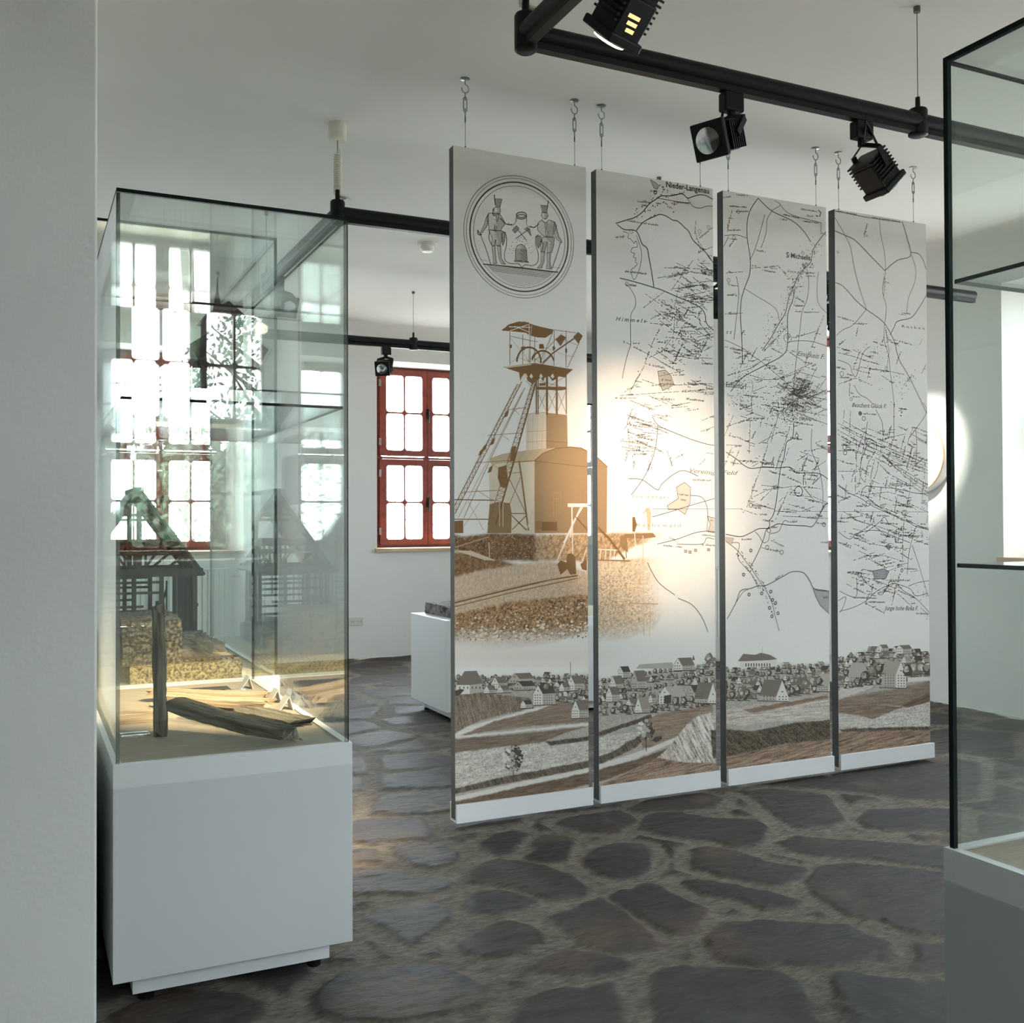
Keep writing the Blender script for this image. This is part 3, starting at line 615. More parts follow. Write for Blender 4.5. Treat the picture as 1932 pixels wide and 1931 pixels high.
for x in (2.764, 2.836):
    m = MB(); m.lathe([(.026, 0), (.026, .004), (.020, .004), (.019, -.004)], (x, YB - .011, .345), (0, -1, 0), 24); o = m.build('socket_outlet', PLASTIC, t, smooth=True)
    m = MB()
    for s in (-.0095, .0095): m.lathe([(.0028, 0), (.0028, .0015)], (x + s, YB - .0135, .345), (0, -1, 0), 10)
    m.build('pin_hole', BLACK, o)
t = thing('smoke_detector', 'small round white smoke detector on the ceiling', 'smoke detector', (2.427, 6.40, CEIL))
m = MB(); m.lathe([(.062, 0), (.062, .012), (.052, .020)], (2.427, 6.40, CEIL), (0, 0, -1), 28); m.build('base_ring', PLASTIC, t, smooth=True)
m = MB(); m.lathe([(.046, 0), (.046, .022), (.034, .036), (.012, .040)], (2.427, 6.40, CEIL - .020), (0, 0, -1), 28); m.build('sensor_head', PLASTIC, t, smooth=True)
t = thing('wall_disc', 'round white disc with thin pale wooden rim on the right wall, brightly spotlit', 'wall disc', (XR, 5.30, 1.715))
m = MB(); m.lathe([(.240, 0), (.258, .001), (.258, .080), (.240, .080)], (XR, 5.30, 1.715), (-1, 0, 0), 64); m.build('drum', DISCW, t, smooth=True)
m = MB(); m.lathe([(.262, .080), (.262, .092), (.254, .092), (.254, .080)], (XR, 5.30, 1.715), (-1, 0, 0), 64); m.build('wooden_rim', OAKRIM, t, smooth=True)
m = MB(); m.lathe([(.253, .080), (.253, .089)], (XR, 5.30, 1.715), (-1, 0, 0), 64); m.build('disc_face', DISCW, t, smooth=True)

t = thing('slate_sign', 'dark slate sign with worn lettering on the near left wall, mirrored in the case glass', 'sign', (XP + .01, 5.92, 1.52))
m = MB(); pts = []
for cx_, cz_, st in ((6.40, 1.62, 0), (5.44, 1.62, 1), (5.44, 1.42, 2), (6.40, 1.42, 3)):
    pts += [(XP + .001, cx_ + .05 * math.cos(PI / 2 * (st + k / 4)), cz_ + .05 * math.sin(PI / 2 * (st + k / 4))) for k in range(5)]
m.prism(pts, (.014, 0, 0)); m.build('sign_board', SLATE, t)
m = MB(); rs_ = random.Random(4)
for z_, a_, b_ in ((1.57, 5.55, 6.30), (1.43, 5.6, 6.05)):
    y_ = a_
    while y_ < b_: m.box(XP + .0148, XP + .0158, y_, y_ + .012, z_, z_ + rs_.choice((.05, .05, .08))); y_ += rs_.uniform(.022, .04)
o = m.build('worn_lettering', pmat('worn_grey_letters', (.16, .155, .15), .8), t); o['kind'] = 'stuff'

# ------------------------------------------------------------------ four hanging exhibition panels and their print
YP = 3.935; ZTOP, ZBOT = 2.8213, .030
PX = [(1.6085, 2.2395), (2.2914, 2.9226), (2.9816, 3.6126), (3.6690, 4.2950)]
SUB = ['with a miners seal and a sepia mine headframe', 'with Nieder-Langenau at the top of its map', 'with St Michaelis and Brand on its map', 'with a map of roads above a two-storey farmhouse']
ORD = ['leftmost tall hanging panel ', 'second tall hanging panel from the left ', 'third tall hanging panel from the left ', 'rightmost tall hanging panel ']
panels = []
for (a, b), o1, s1 in zip(PX, ORD, SUB):
    t = thing('exhibition_panel', o1 + s1, 'panel', ((a + b) / 2, YP, ZBOT), 'tall hanging map panels')
    m = MB(); m.box(a, b, YP, YP + .045, ZBOT, ZTOP)
    m.m = [1, 1, 0, 0, 1, 1]; m.build('board', [BOARDW, GREYEDGE], t)
    m = MB(); e = .014
    m.box(a, b + e, YP - .016, YP - .002, .018, .094); m.box(a, b + e, YP + .047, YP + .058, .018, .094); m.box(a, b + e, YP - .002, YP + .047, .018, .027)
    m.build('floor_channel', CHANNEL, t, bevel=.001)
    panels.append(t)
ZLO = .094
# The print is one continuous picture across the four boards. It was measured off the photograph, so its
# coordinates are photograph points carried onto the plane of the boards.
def sheet(x, y):
    p = onY(x, y, YP); return (p.x, p.z)
def K(ox, oy, s): return lambda x, y: sheet(ox + x / s, oy + y / s)
C4, C5, C6, C7, C8 = K(850, 270, 4.8275), K(840, 580, 4.598), K(840, 950, 3.219), K(1100, 300, 3.8633), K(1340, 340, 4.3886)
CL2, CL3, CV2, CV3, PXY = K(1100, 780, 4.291), K(1340, 760, 4.3886), K(1100, 1180, 4.83), K(1400, 1150, 4.83), K(0, 0, 1)
rnd = random.Random(11)
INK = {i: ([], [], []) for i in range(4)}   # verts, faces, colours
def clip(poly, ax, val, keep_less):
    out = []; n = len(poly)
    for i in range(n):
        p = poly[i]; q = poly[(i + 1) % n]; a = (p[ax] <= val) == keep_less or p[ax] == val; b = (q[ax] <= val) == keep_less or q[ax] == val
        if a: out.append(p)
        if a != b:
            t = (val - p[ax]) / (q[ax] - p[ax]); out.append((p[0] + (q[0] - p[0]) * t, p[1] + (q[1] - p[1]) * t))
    return out
def ink(poly, col, layer=5):
    """filled polygon in board coordinates (metres), cut at the board edges"""
    x0 = min(p[0] for p in poly); x1 = max(p[0] for p in poly)
    for i, (a, b) in enumerate(PX):
        if x1 <= a or x0 >= b: continue
        q = poly
        if x0 < a: q = clip(q, 0, a, False)
        if x1 > b and len(q) > 2: q = clip(q, 0, b, True)
        if len(q) > 2 and max(p[1] for p in q) > ZTOP: q = clip(q, 1, ZTOP, True)
        if len(q) > 2 and min(p[1] for p in q) < ZLO - .02: q = clip(q, 1, ZLO - .02, False)
        if len(q) < 3: continue
        V, F, C = INK[i]; base = len(V); y = YP - .0006 - layer * .00011 - (len(F) % 220) * 4.5e-7
        V += [(p[0], y, p[1]) for p in q]
        if len(q) <= 4: F.append(tuple(range(base, base + len(q)))); C.append(col)
        else:
            for tri in tessellate_polygon([[Vector((p[0], p[1], 0)) for p in q]]): F.append(tuple(base + k for k in tri)); C.append(col)
DK = (.075, .068, .058)
def seg(p, q, wd, col=DK, layer=5, ext=.5):
    dx, dz = q[0] - p[0], q[1] - p[1]; l = math.hypot(dx, dz)
    if l < 1e-6: return
    ux, uz = dx / l, dz / l; e = wd * ext; nx, nz = -uz * wd / 2, ux * wd / 2
    a = (p[0] - ux * e, p[1] - uz * e); b = (q[0] + ux * e, q[1] + uz * e)
    ink([(a[0] - nx, a[1] - nz), (b[0] - nx, b[1] - nz), (b[0] + nx, b[1] + nz), (a[0] + nx, a[1] + nz)], col, layer)
def line(pts, wd=.0028, col=DK, layer=5, closed=False):
    for i in range(len(pts) - (0 if closed else 1)): seg(pts[i], pts[(i + 1) % len(pts)], wd, col, layer)
def smooth(pts, n=5):
    out = []
    for i in range(len(pts) - 1):
        p0 = pts[max(i - 1, 0)]; p1 = pts[i]; p2 = pts[i + 1]; p3 = pts[min(i + 2, len(pts) - 1)]
        for k in range(n):
            t = k / n; out.append(tuple(.5 * (2 * p1[j] + (p2[j] - p0[j]) * t + (2 * p0[j] - 5 * p1[j] + 4 * p2[j] - p3[j]) * t * t + (3 * p1[j] - p0[j] - 3 * p2[j] + p3[j]) * t ** 3) for j in (0, 1)))
    out.append(pts[-1]); return out
def T(k, pts): return [k(*p) for p in pts]
def road(k, pts, wd=.0032, col=DK): line(smooth(T(k, pts)), wd, col)
def circle(c, r, wd, col=DK, layer=5, n=72, a0=0, a1=2 * PI):
    line([(c[0] + r * math.cos(a0 + (a1 - a0) * i / n), c[1] + r * math.sin(a0 + (a1 - a0) * i / n)) for i in range(n + 1)], wd, col, layer)
def scribble(p, q, h=.008, col=DK, layer=5):
    """a tiny line of lettering too small to read, from p to q"""
    dx, dz = q[0] - p[0], q[1] - p[1]; l = math.hypot(dx, dz); ux, uz = dx / l, dz / l; nx, nz = -uz, ux; d = 0
    while d < l:
        w_ = h * rnd.uniform(.35, .6); hh = h * rnd.choice((.6, .6, .65, 1.0))
        if rnd.random() > .12:
            a = (p[0] + ux * d, p[1] + uz * d); seg(a, (a[0] + nx * hh + ux * h * .15, a[1] + nz * hh + uz * h * .15), h * .22, col, layer, .2)
            if rnd.random() < .6: b = (a[0] + nx * hh * rnd.choice((0, .9)), a[1] + nz * hh * rnd.choice((0, .9))); seg(b, (b[0] + ux * w_, b[1] + uz * w_), h * .20, col, layer, .2)
        d += w_
def vein(k, p, q, label=None, wd=.0022):
    """dashed ore vein with a lettered stretch on it"""
    p = k(*p); q = k(*q); dx, dz = q[0] - p[0], q[1] - p[1]; l = math.hypot(dx, dz)
    if l < .004: return
    ux, uz = dx / l, dz / l; d = 0; lab = label if label is not None else (rnd.random() < .75 and l > .05); a0 = rnd.uniform(.1, .55) * l; a1 = min(l, a0 + rnd.uniform(.035, .075))
    while d < l:
        s = rnd.uniform(.010, .026); e = min(l, d + s)
        if lab and d < a1 and e > a0: d = a1 + .003; continue
        seg((p[0] + ux * d, p[1] + uz * d), (p[0] + ux * e, p[1] + uz * e), wd, layer=5, ext=0); d = e + rnd.choice((.002, .003, .007))
    if lab:
        if ux < 0: scribble((p[0] + ux * a1, p[1] + uz * a1 - .004), (p[0] + ux * a0, p[1] + uz * a0 - .004), rnd.uniform(.007, .010))
        else: scribble((p[0] + ux * a0, p[1] + uz * a0 - .004), (p[0] + ux * a1, p[1] + uz * a1 - .004), rnd.uniform(.007, .010))
    for _ in range(int(l / .06)):
        t = rnd.uniform(0, l); c = (p[0] + ux * t + rnd.uniform(-.012, .012), p[1] + uz * t + rnd.uniform(-.012, .012))
        if rnd.random() < .5: scribble(c, (c[0] + rnd.uniform(.012, .04), c[1] + rnd.uniform(-.006, .006)), .0065)
        else: ink([(c[0], c[1]), (c[0] + .005, c[1] + .001), (c[0] + .004, c[1] + .005), (c[0] - .001, c[1] + .004)], DK, 5)
def veins(k, lst, **kw):
    for pts in lst:
        for a, b in zip(pts[:-1], pts[1:]): vein(k, a, b, **kw)
def houses(k, pts, n, sp=16):
    """little house marks scattered along a street"""
    P = smooth(T(k, pts), 8)
    for _ in range(n):
        i = rnd.randrange(len(P) - 1); s = rnd.choice((-1, 1)) * rnd.uniform(.006, sp * .001); p = P[i]; q = P[i + 1]; l = math.hypot(q[0] - p[0], q[1] - p[1]) + 1e-9
        ux, uz = (q[0] - p[0]) / l, (q[1] - p[1]) / l; c = (p[0] - uz * s, p[1] + ux * s); w_ = rnd.uniform(.004, .008); h = rnd.uniform(.003, .005)
        ink([(c[0] - ux * w_ / 2 - -uz * h / 2, c[1] - uz * w_ / 2 - ux * h / 2), (c[0] + ux * w_ / 2 + uz * h / 2, c[1] + uz * w_ / 2 - ux * h / 2), (c[0] + ux * w_ / 2 - uz * h / 2, c[1] + uz * w_ / 2 + ux * h / 2), (c[0] - ux * w_ / 2 - uz * h / 2, c[1] - uz * w_ / 2 + ux * h / 2)], DK, 5)
def ring(c, r=.008, dot=True, wd=.0018):
    circle(c, r, wd, n=16)
    if dot: ink([(c[0] - .0015, c[1] - .0015), (c[0] + .0015, c[1] - .0015), (c[0] + .0015, c[1] + .0015), (c[0] - .0015, c[1] + .0015)], DK, 5)
SERIF = True
def letters(s, p, q, h, shear=0.0, col=DK, weight=.0, layer=6):
    """lettering fitted between the two baseline ends p and q"""
    cu = bpy.data.curves.new('tmp', 'FONT'); cu.body = s; cu.size = 1; cu.shear = shear; cu.offset = weight; cu.resolution_u = 3
    ob = bpy.data.objects.new('tmp', cu); COL.objects.link(ob); bpy.context.view_layer.update()
    me = bpy.data.meshes.new_from_object(ob.evaluated_get(bpy.context.evaluated_depsgraph_get()))
    vs = [v.co.copy() for v in me.vertices]; x0 = min(v.x for v in vs); x1 = max(v.x for v in vs)
    dx, dz = q[0] - p[0], q[1] - p[1]; l = math.hypot(dx, dz); ux, uz = dx / l, dz / l; sx = l / (x1 - x0); sy = h / .70
    W = [(p[0] + ux * (v.x - x0) * sx - uz * v.y * sy, p[1] + uz * (v.x - x0) * sx + ux * v.y * sy) for v in vs]
    for pl in me.polygons: ink([W[i] for i in pl.vertices], col, layer)
    # serifs: a short foot and head bar wherever a stroke meets the baseline or the letter top
    for lev in (0.0, .70 if s.isupper() else .50):
        xs_ = sorted(v.x for v in vs if abs(v.y - lev) < .012); i = 0
        while i < len(xs_) - 1:
            if .02 < xs_[i + 1] - xs_[i] < .13:
                m0 = (xs_[i] - .055 - x0) * sx; m1 = (xs_[i + 1] + .055 - x0) * sx; yy = lev * sy; th = .03 * sy
                a = (p[0] + ux * m0 - uz * yy, p[1] + uz * m0 + ux * yy); b = (p[0] + ux * m1 - uz * yy, p[1] + uz * m1 + ux * yy); seg(a, b, th * 1.6, col, layer, 0); i += 2
            else: i += 1
    bpy.data.objects.remove(ob); bpy.data.curves.remove(cu); bpy.data.meshes.remove(me)

# --- seal with two miners (first board, top)
OL = (.09, .085, .065); TN = (.50, .48, .40); TN2 = (.33, .31, .25)
c0 = C4(633, 856); r0 = abs(C4(633, 303)[1] - C4(633, 1410)[1]) / 2
for f, wd in ((1.0, .0022), (.955, .0018), (.893, .0060), (.832, .0020)): circle(c0, r0 * f, wd, OL, n=110)
def fig(pts, fill, wd=.0022):
    P = T(C4, pts); ink(P, tuple(.45 * c + .55 * d for c, d in zip(fill, (.72, .70, .64))), 4); line(P, wd, OL, 6, True)
    z = min(p[1] for p in P) + .002; top = max(p[1] for p in P); step = .0034 if fill[0] > .4 else .0026
    while z < top:                       # engraver's shading: short strokes on the shadow side
        xs_ = sorted(a[0] + (b[0] - a[0]) * (z - a[1]) / (b[1] - a[1]) for a, b in zip(P, P[1:] + P[:1]) if (a[1] > z) != (b[1] > z))
        for a, b in zip(xs_[::2], xs_[1::2]):
            s0 = a + (b - a) * (.45 if fill[0] > .4 else .12) * rnd.uniform(.7, 1.3); seg((s0, z + .0015), (b, z), .0011, OL, 5, 0)
        z += step
def cl(pts, wd=.0020, col=OL): line(smooth(T(C4, pts), 4), wd, col, 6)
fig([(405, 510), (468, 512), (452, 582), (412, 578)], TN2); cl([(398, 475), (402, 520), (408, 565)], .004)
fig([(393, 600), (405, 585), (450, 590), (455, 625), (440, 650), (400, 648)], (.62, .6, .53)); cl([(388, 600), (384, 645), (398, 665)], .004)
fig([(385, 640), (345, 640), (330, 690), (345, 735), (350, 790), (400, 800), (455, 800), (470, 770), (500, 735), (470, 680), (445, 640)], (.55, .53, .46))
fig([(345, 642), (320, 690), (305, 745), (275, 810), (285, 820), (330, 760), (345, 715)], TN); cl([(412, 650), (425, 720), (440, 655)]); cl([(400, 740), (405, 800), (425, 760)])
fig([(345, 790), (380, 870), (372, 930), (400, 940), (412, 880), (412, 935), (452, 935), (470, 870), (460, 800)], TN); cl([(355, 800), (350, 870), (375, 930)], .003)
fig([(378, 940), (405, 940), (412, 1050), (420, 1100), (388, 1100), (390, 1050)], (.5, .48, .42)); fig([(425, 938), (458, 938), (460, 1050), (500, 1105), (462, 1100), (440, 1050)], (.5, .48, .42))
fig([(470, 805), (500, 815), (490, 900), (475, 935), (466, 870)], TN2); cl([(250, 795), (250, 830), (280, 835), (245, 800)], .004); cl([(268, 830), (320, 960), (366, 1105)], .003)
cl([(455, 690), (500, 735), (540, 745), (558, 742)], .004)
fig([(820, 568), (885, 572), (875, 635), (835, 632)], TN2); cl([(890, 530), (884, 570), (878, 610)], .004)
fig([(832, 635), (880, 638), (888, 665), (870, 695), (840, 690), (826, 660)], (.62, .6, .53))
fig([(830, 700), (795, 730), (790, 790), (830, 835), (850, 850), (930, 860), (945, 800), (965, 760), (950, 720), (895, 700), (865, 730)], (.55, .53, .46))
fig([(945, 725), (968, 780), (985, 850), (1015, 900), (1005, 912), (960, 870), (935, 800)], TN); cl([(858, 720), (868, 790), (878, 720)]); cl([(862, 800), (872, 860), (888, 805)])
fig([(835, 860), (820, 900), (820, 990), (858, 990), (880, 900), (880, 1000), (920, 1000), (940, 930), (945, 860)], TN); cl([(830, 880), (840, 940), (830, 985)], .003)
fig([(825, 992), (858, 992), (850, 1080), (830, 1140), (790, 1140), (822, 1100)], (.5, .48, .42)); fig([(875, 1000), (912, 1000), (905, 1090), (920, 1150), (870, 1145), (880, 1090)], (.5, .48, .42))
fig([(780, 850), (820, 845), (828, 900), (800, 960), (785, 930)], TN2); cl([(1000, 905), (970, 1010), (925, 1140)], .003); cl([(800, 740), (760, 770), (725, 760)], .004)
cl([(590, 690), (590, 725), (570, 745), (545, 748), (520, 730)]); cl([(695, 700), (690, 740), (715, 765), (760, 770)])
cl([(468, 800), (505, 840), (508, 930), (490, 1010), (500, 1075), (555, 1100), (620, 1102), (645, 1135)], .0028); cl([(800, 835), (775, 860), (775, 930), (798, 1010), (790, 1090), (740, 1118), (680, 1110), (645, 1137)], .0028)
for dy, ry in ((0, 24), (18, 20)): line([C4(645 + 46 * math.cos(a), 655 + dy + ry * math.sin(a)) for a in [2 * PI * i / 24 for i in range(25)]], .0038, OL, 6)
cl([(600, 662), (600, 715)]); cl([(690, 665), (692, 720)])
cl([(612, 790), (690, 885)], .003); cl([(720, 780), (598, 868)], .003); fig([(562, 795), (600, 754), (624, 780), (586, 822)], TN2); fig([(672, 785), (698, 768), (722, 790), (732, 845), (700, 805)], TN2)
fig([(588, 1072), (590, 975), (608, 935), (640, 922), (672, 935), (692, 975), (698, 1080)], (.50, .48, .40))
for k in range(12): cl([(591, 965 + k * 9.5), (640, 972 + k * 9.5), (694, 970 + k * 9.5)], .0016)
fig([(582, 1070), (708, 1080), (708, 1090), (582, 1080)], TN2)
for bx, by in ((540, 970), (565, 905), (590, 875), (600, 905), (620, 870), (650, 900), (665, 875), (690, 895), (700, 915), (715, 955), (740, 940), (735, 1000), (560, 1005), (575, 960), (555, 940), (630, 895), (680, 925), (640, 860), (570, 980), (610, 885)):
    p = C4(bx, by); ink([(p[0] - .0022, p[1]), (p[0], p[1] - .0022), (p[0] + .0022, p[1]), (p[0], p[1] + .0022)], OL, 6)
cl([(272, 1060), (330, 1075)], .0012); cl([(905, 1130), (1000, 1140)], .0012); cl([(300, 1104), (620, 1135), (975, 1178)], .0050)
for k in range(18):
    za = C4(620, 1145 + k * 10.5)[1]; dzc = za - c0[1]; hw = math.sqrt(max(0, (r0 * .815) ** 2 - dzc ** 2)) * (.98 - .004 * k)
    if hw > 0: seg((c0[0] - hw, za + .002), (c0[0] + hw, za - .004 + .004), .0010 + .0010 * (k < 6), OL, 5, 0)

# --- sepia headframe and winding house (first board, running on to the second)
S1 = (.22, .122, .048); S2 = (.29, .175, .08); S3 = (.44, .315, .20); S4 = (.64, .53, .40); SL = (.74, .69, .60)
def sp(pts, col, layer=5): ink(T(C5, pts), col, layer)
def sl(pts, wd=8, col=S1, layer=6): line(T(C5, pts), wd * .00046, col, layer)
sp([(775, 1330), (850, 1265), (960, 1225), (1080, 1212), (1180, 1222), (1300, 1285), (1405, 1385), (1400, 1960), (775, 1960)], (.335, .222, .118), 2)
sp([(560, 1345), (775, 1330), (775, 1960), (690, 1960), (600, 1960), (390, 1960), (380, 1420), (400, 1360)], (.66, .575, .45), 1)
sp([(385, 1312), (500, 1272), (720, 1240), (870, 1225), (1080, 1210), (960, 1228), (850, 1265), (775, 1332), (600, 1345), (400, 1362)], (.54, .425, .28), 2)
sl([(775, 1330), (850, 1265), (960, 1226), (1080, 1212), (1180, 1222), (1300, 1285), (1405, 1385)], 8, S1); sl([(775, 1335), (1230, 1385)], 5, S1); sl([(1325, 1375), (1400, 1392)], 4, S2)
sl([(600, 1345), (775, 1332)], 7); sl([(775, 1332), (775, 1930)], 6, S3)
for k in range(5): sl([(640 + 60 * k, 1255 - 6 * k), (560 + 62 * k, 1340 - 3 * k)], 3, S3)
for x in (940, 965, 985, 1005): sl([(x, 1600), (x, 1800)], 4, (.38, .26, .15))
for y in (1610, 1660, 1720, 1780): sl([(930, y), (1010, y)], 4, (.38, .26, .15))
sp([(700, 925), (875, 910), (875, 1225), (700, 1242)], (.66, .575, .455), 3); sp([(875, 915), (1056, 935), (1062, 1215), (875, 1227)], (.34, .23, .125), 3)
sl([(700, 925), (875, 910)], 4, S3); sl([(705, 1080), (875, 1070)], 4, S3); sl([(700, 1170), (875, 1160)], 4, S3); sl([(875, 1160), (1060, 1175)], 4, S1)
for x in (720, 760, 800, 845): sl([(x, 930), (x - 4, 1235)], 2, S3)
for x, w_ in ((790, 12), (805, 10), (882, 22), (967, 20), (1047, 10)): sl([(x, 590), (x + (3 if x > 1000 else 0), 925)], w_, S1)
for a, b in ((795, 880), (885, 967), (970, 1045)): sl([(a, 730), (b, 910)], 4, S2); sl([(b, 730), (a, 910)], 4, S2)
sp([(790, 690), (1045, 690), (1045, 715), (1000, 722), (880, 716), (790, 715)], S1, 6); sp([(815, 660), (870, 655), (870, 680), (815, 682)], S1, 6)
sp([(500, 518), (745, 488), (785, 486), (1108, 540), (1070, 572), (1050, 590), (1040, 610), (985, 600), (955, 625), (930, 640), (900, 600), (860, 612), (850, 645), (825, 612), (790, 640), (760, 668), (715, 640), (690, 570), (660, 610), (650, 640), (640, 565), (560, 540)], S1, 6)
sp([(510, 518), (745, 492), (745, 500), (530, 527)], (.66, .57, .42), 7)
for x in (700, 745, 830, 930): sp([(x - 16, 600), (x, 575), (x + 16, 602), (x, 620)], SL, 7)
sl([(820, 640), (1040, 700)], 4, S2); sl([(1040, 600), (880, 700)], 4, S2); sl([(700, 640), (790, 720)], 4, S2)
sp([(490, 203), (545, 152), (620, 128), (690, 125), (750, 148), (800, 163), (940, 195), (925, 228), (870, 265), (800, 262), (735, 245), (700, 222), (620, 213)], S1, 6)
sl([(555, 170), (735, 175)], 8, SL, 7); sl([(560, 205), (720, 150)], 7, SL, 7); sl([(600, 165), (725, 215)], 6, SL, 7); sl([(727, 150), (727, 255)], 7, SL, 7); sl([(750, 160), (740, 240)], 4, SL, 7)
sl([(495, 198), (560, 150), (640, 128), (720, 135)], 8, S1, 7); sl([(940, 195), (1000, 205), (1060, 212), (1130, 222)], 5, S2)
for x, a, b in ((560, 205, 500), (672, 240, 495), (735, 250, 492), (775, 250, 490), (943, 205, 505), (1047, 205, 520)): sl([(x, a), (x, b)], 6, S2)
sl([(560, 250), (740, 290), (800, 300)], 5, S2); sl([(560, 260), (670, 400), (560, 490)], 3, S3); sl([(1160, 310), (1060, 522)], 6, S2); sl([(1000, 270), (1150, 330)], 4, S3); sl([(840, 340), (1050, 420), (1130, 430)], 3, S3)
sl([(850, 480), (930, 400), (1130, 262)], 13, S1, 7); sl([(820, 480), (900, 300), (930, 220)], 6, S2); sl([(770, 470), (1010, 230)], 5, S2); sl([(690, 330), (610, 450)], 4, S3)
sp([(958, 280), (1008, 238), (1048, 262), (1000, 337)], S1, 7); sp([(1110, 258), (1152, 214), (1192, 248), (1155, 318)], S1, 7)
sp([(928, 345), (945, 335), (955, 360), (935, 378)], S1, 7); sp([(1040, 360), (1055, 358), (1056, 395), (1042, 395)], S1, 7); sp([(560, 325), (578, 325), (576, 355), (562, 355)], S1, 7)
for cx, cyy, rx, a0, a1 in ((725, 475, 104, 0, 180), (845, 500, 100, 20, 160)):
    line([C5(cx + rx * math.cos(math.radians(a)), cyy - rx * 1.22 * math.sin(math.radians(a))) for a in range(a0, a1 + 1, 8)], .0075, S1, 7)
    for a in range(a0 + 20, a1, 35): sl([(cx, cyy), (cx + rx * math.cos(math.radians(a)), cyy - rx * 1.2 * math.sin(math.radians(a)))], 3, S2)
sp([(655, 345), (690, 340), (690, 372), (660, 375)], S1, 7); sp([(815, 320), (850, 320), (858, 360), (815, 360)], S1, 7)
def lattice(a0, a1, b0, b1, n, wd=6, wz=3, col=S1):
    sl([a0, a1], wd, col, 7); sl([b0, b1], wd, col, 7)
    for i in range(n):
        f = lambda p, q, t: (p[0] + (q[0] - p[0]) * t, p[1] + (q[1] - p[1]) * t)
        sl([f(a0, a1, i / n), f(b0, b1, (i + .5) / n)], wz, S2, 7); sl([f(b0, b1, (i + .5) / n), f(a0, a1, (i + 1) / n)], wz, S2, 7)
lattice((625, 670), (70, 1740), (662, 650), (85, 1790), 24, 7, 4); lattice((760, 640), (370, 1880), (800, 600), (435, 1880), 30, 6, 4)
sl([(800, 600), (600, 1320), (440, 1880)], 15, S1, 7); sl([(690, 700), (400, 1300), (160, 1830)], 7, S3, 7); sl([(665, 740), (380, 1310), (110, 1830)], 4, S3, 7)
for a, b in (((540, 890), (700, 870)), ((370, 1112), (640, 1092)), ((265, 1350), (570, 1328)), ((150, 1605), (450, 1588))): sl([a, b], 5, S2, 7)
for a, b in (((580, 870), (640, 930)), ((480, 1100), (550, 1150)), ((640, 870), (590, 910)), ((260, 1580), (420, 1680)), ((380, 1340), (520, 1440)), ((370, 1400), (480, 1330))): sl([a, b], 5, S3, 7)
sl([(640, 1340), (665, 1500), (720, 1930)], 16, S2, 7); sl([(580, 1440), (660, 1430)], 5, S2, 7); sl([(560, 1500), (700, 1790)], 7, S2, 7); sl([(650, 1480), (560, 1700)], 6, S2, 7); sl([(570, 1790), (700, 1790)], 8, S1, 7); sl([(580, 1930), (700, 1810)], 8, S1, 7); sl([(580, 1810), (700, 1930)], 8, S1, 7)
sp([(460, 1390), (530, 1370), (545, 1520), (520, 1570), (480, 1560), (455, 1480)], S1, 7); sp([(575, 1210), (615, 1205), (600, 1330), (560, 1340)], S1, 7)
for p in ((300, 1250), (400, 1160), (520, 920), (380, 1400), (330, 1210)): sp([(p[0], p[1]), (p[0] + 36, p[1] - 34), (p[0] + 18, p[1] + 26), (p[0] - 14, p[1] + 40)], S1, 7)
sp([(385, 1710), (450, 1690), (560, 1700), (575, 1790), (572, 1960), (365, 1960)], (.27, .18, .09), 7)
for x in (470, 500): sl([(x, 1700), (x, 1900)], 6, S4, 8)
sl([(75, 1670), (420, 1675)], 9, S1, 7); sl([(75, 1840), (370, 1840)], 8, S1, 7); sp([(70, 1855), (155, 1850), (155, 1960), (70, 1960)], S1, 7); sl([(200, 1690), (330, 1930)], 4, S3, 7); sl([(300, 1690), (160, 1900)], 4, S3, 7)
sp([(785, 1860), (830, 1850), (832, 1931), (785, 1931)], S2, 7); sp([(835, 1860), (970, 1862), (970, 1940), (835, 1940)], S1, 7)
sl([(710, 1920), (760, 1760)], 12, S4, 7); sl([(770, 1760), (770, 1940)], 8, S4, 7)
sl([(1075, 1718), (1235, 1718)], 34, (.78, .74, .67), 8); sl([(1098, 1740), (1098, 1880), (1085, 1990)], 14, (.76, .71, .62), 8); sl([(1185, 1740), (1130, 1830), (1030, 2040)], 16, (.76, .71, .62), 8); sl([(1130, 1820), (1240, 1945)], 9, S1, 8)
# ground furniture of the old photograph
def gp(pts, col, layer=6): ink(T(C6, pts), col, layer)
def gl(pts, wd=5, col=S1, layer=7): line(T(C6, pts), wd * .00066, col, layer)
gl([(820, 30), (760, 160), (676, 355)], 11, (.72, .66, .56)); gl([(772, 100), (772, 305)], 9, (.70, .63, .52)); gl([(792, 80), (870, 170)], 7); gl([(930, 150), (1000, 220), (1085, 335)], 16); gl([(1085, 215), (1030, 320)], 10, S2); gl([(1090, 200), (1100, 330)], 7, S2); gl([(930, 280), (1040, 285)], 7, SL); gl([(930, 345), (1120, 350)], 9, S2)
for x in (945, 975, 1005, 1030): gl([(x, 285), (x - 6, 340)], 6, SL)
gp([(1060, 200), (1100, 190), (1110, 300), (1060, 260)], S2); gp([(1085, 187), (1260, 180), (1280, 205), (1200, 215), (1100, 212)], S2); gp([(1136, 85), (1150, 82), (1162, 130), (1150, 175), (1136, 170)], S1); gp([(1215, 30), (1240, 25), (1250, 60), (1245, 165), (1228, 165), (1225, 90)], (.55, .46, .3)); gl([(1200, 60), (1225, 40)], 5, S3)
gl([(1200, 200), (1205, 800)], 7, (.62, .50, .33)); gl([(1245, 640), (1240, 800)], 5, (.62, .50, .33)); gl([(1150, 180), (1155, 290)], 6, SL); gl([(1115, 608), (1290, 612)], 6, S3)
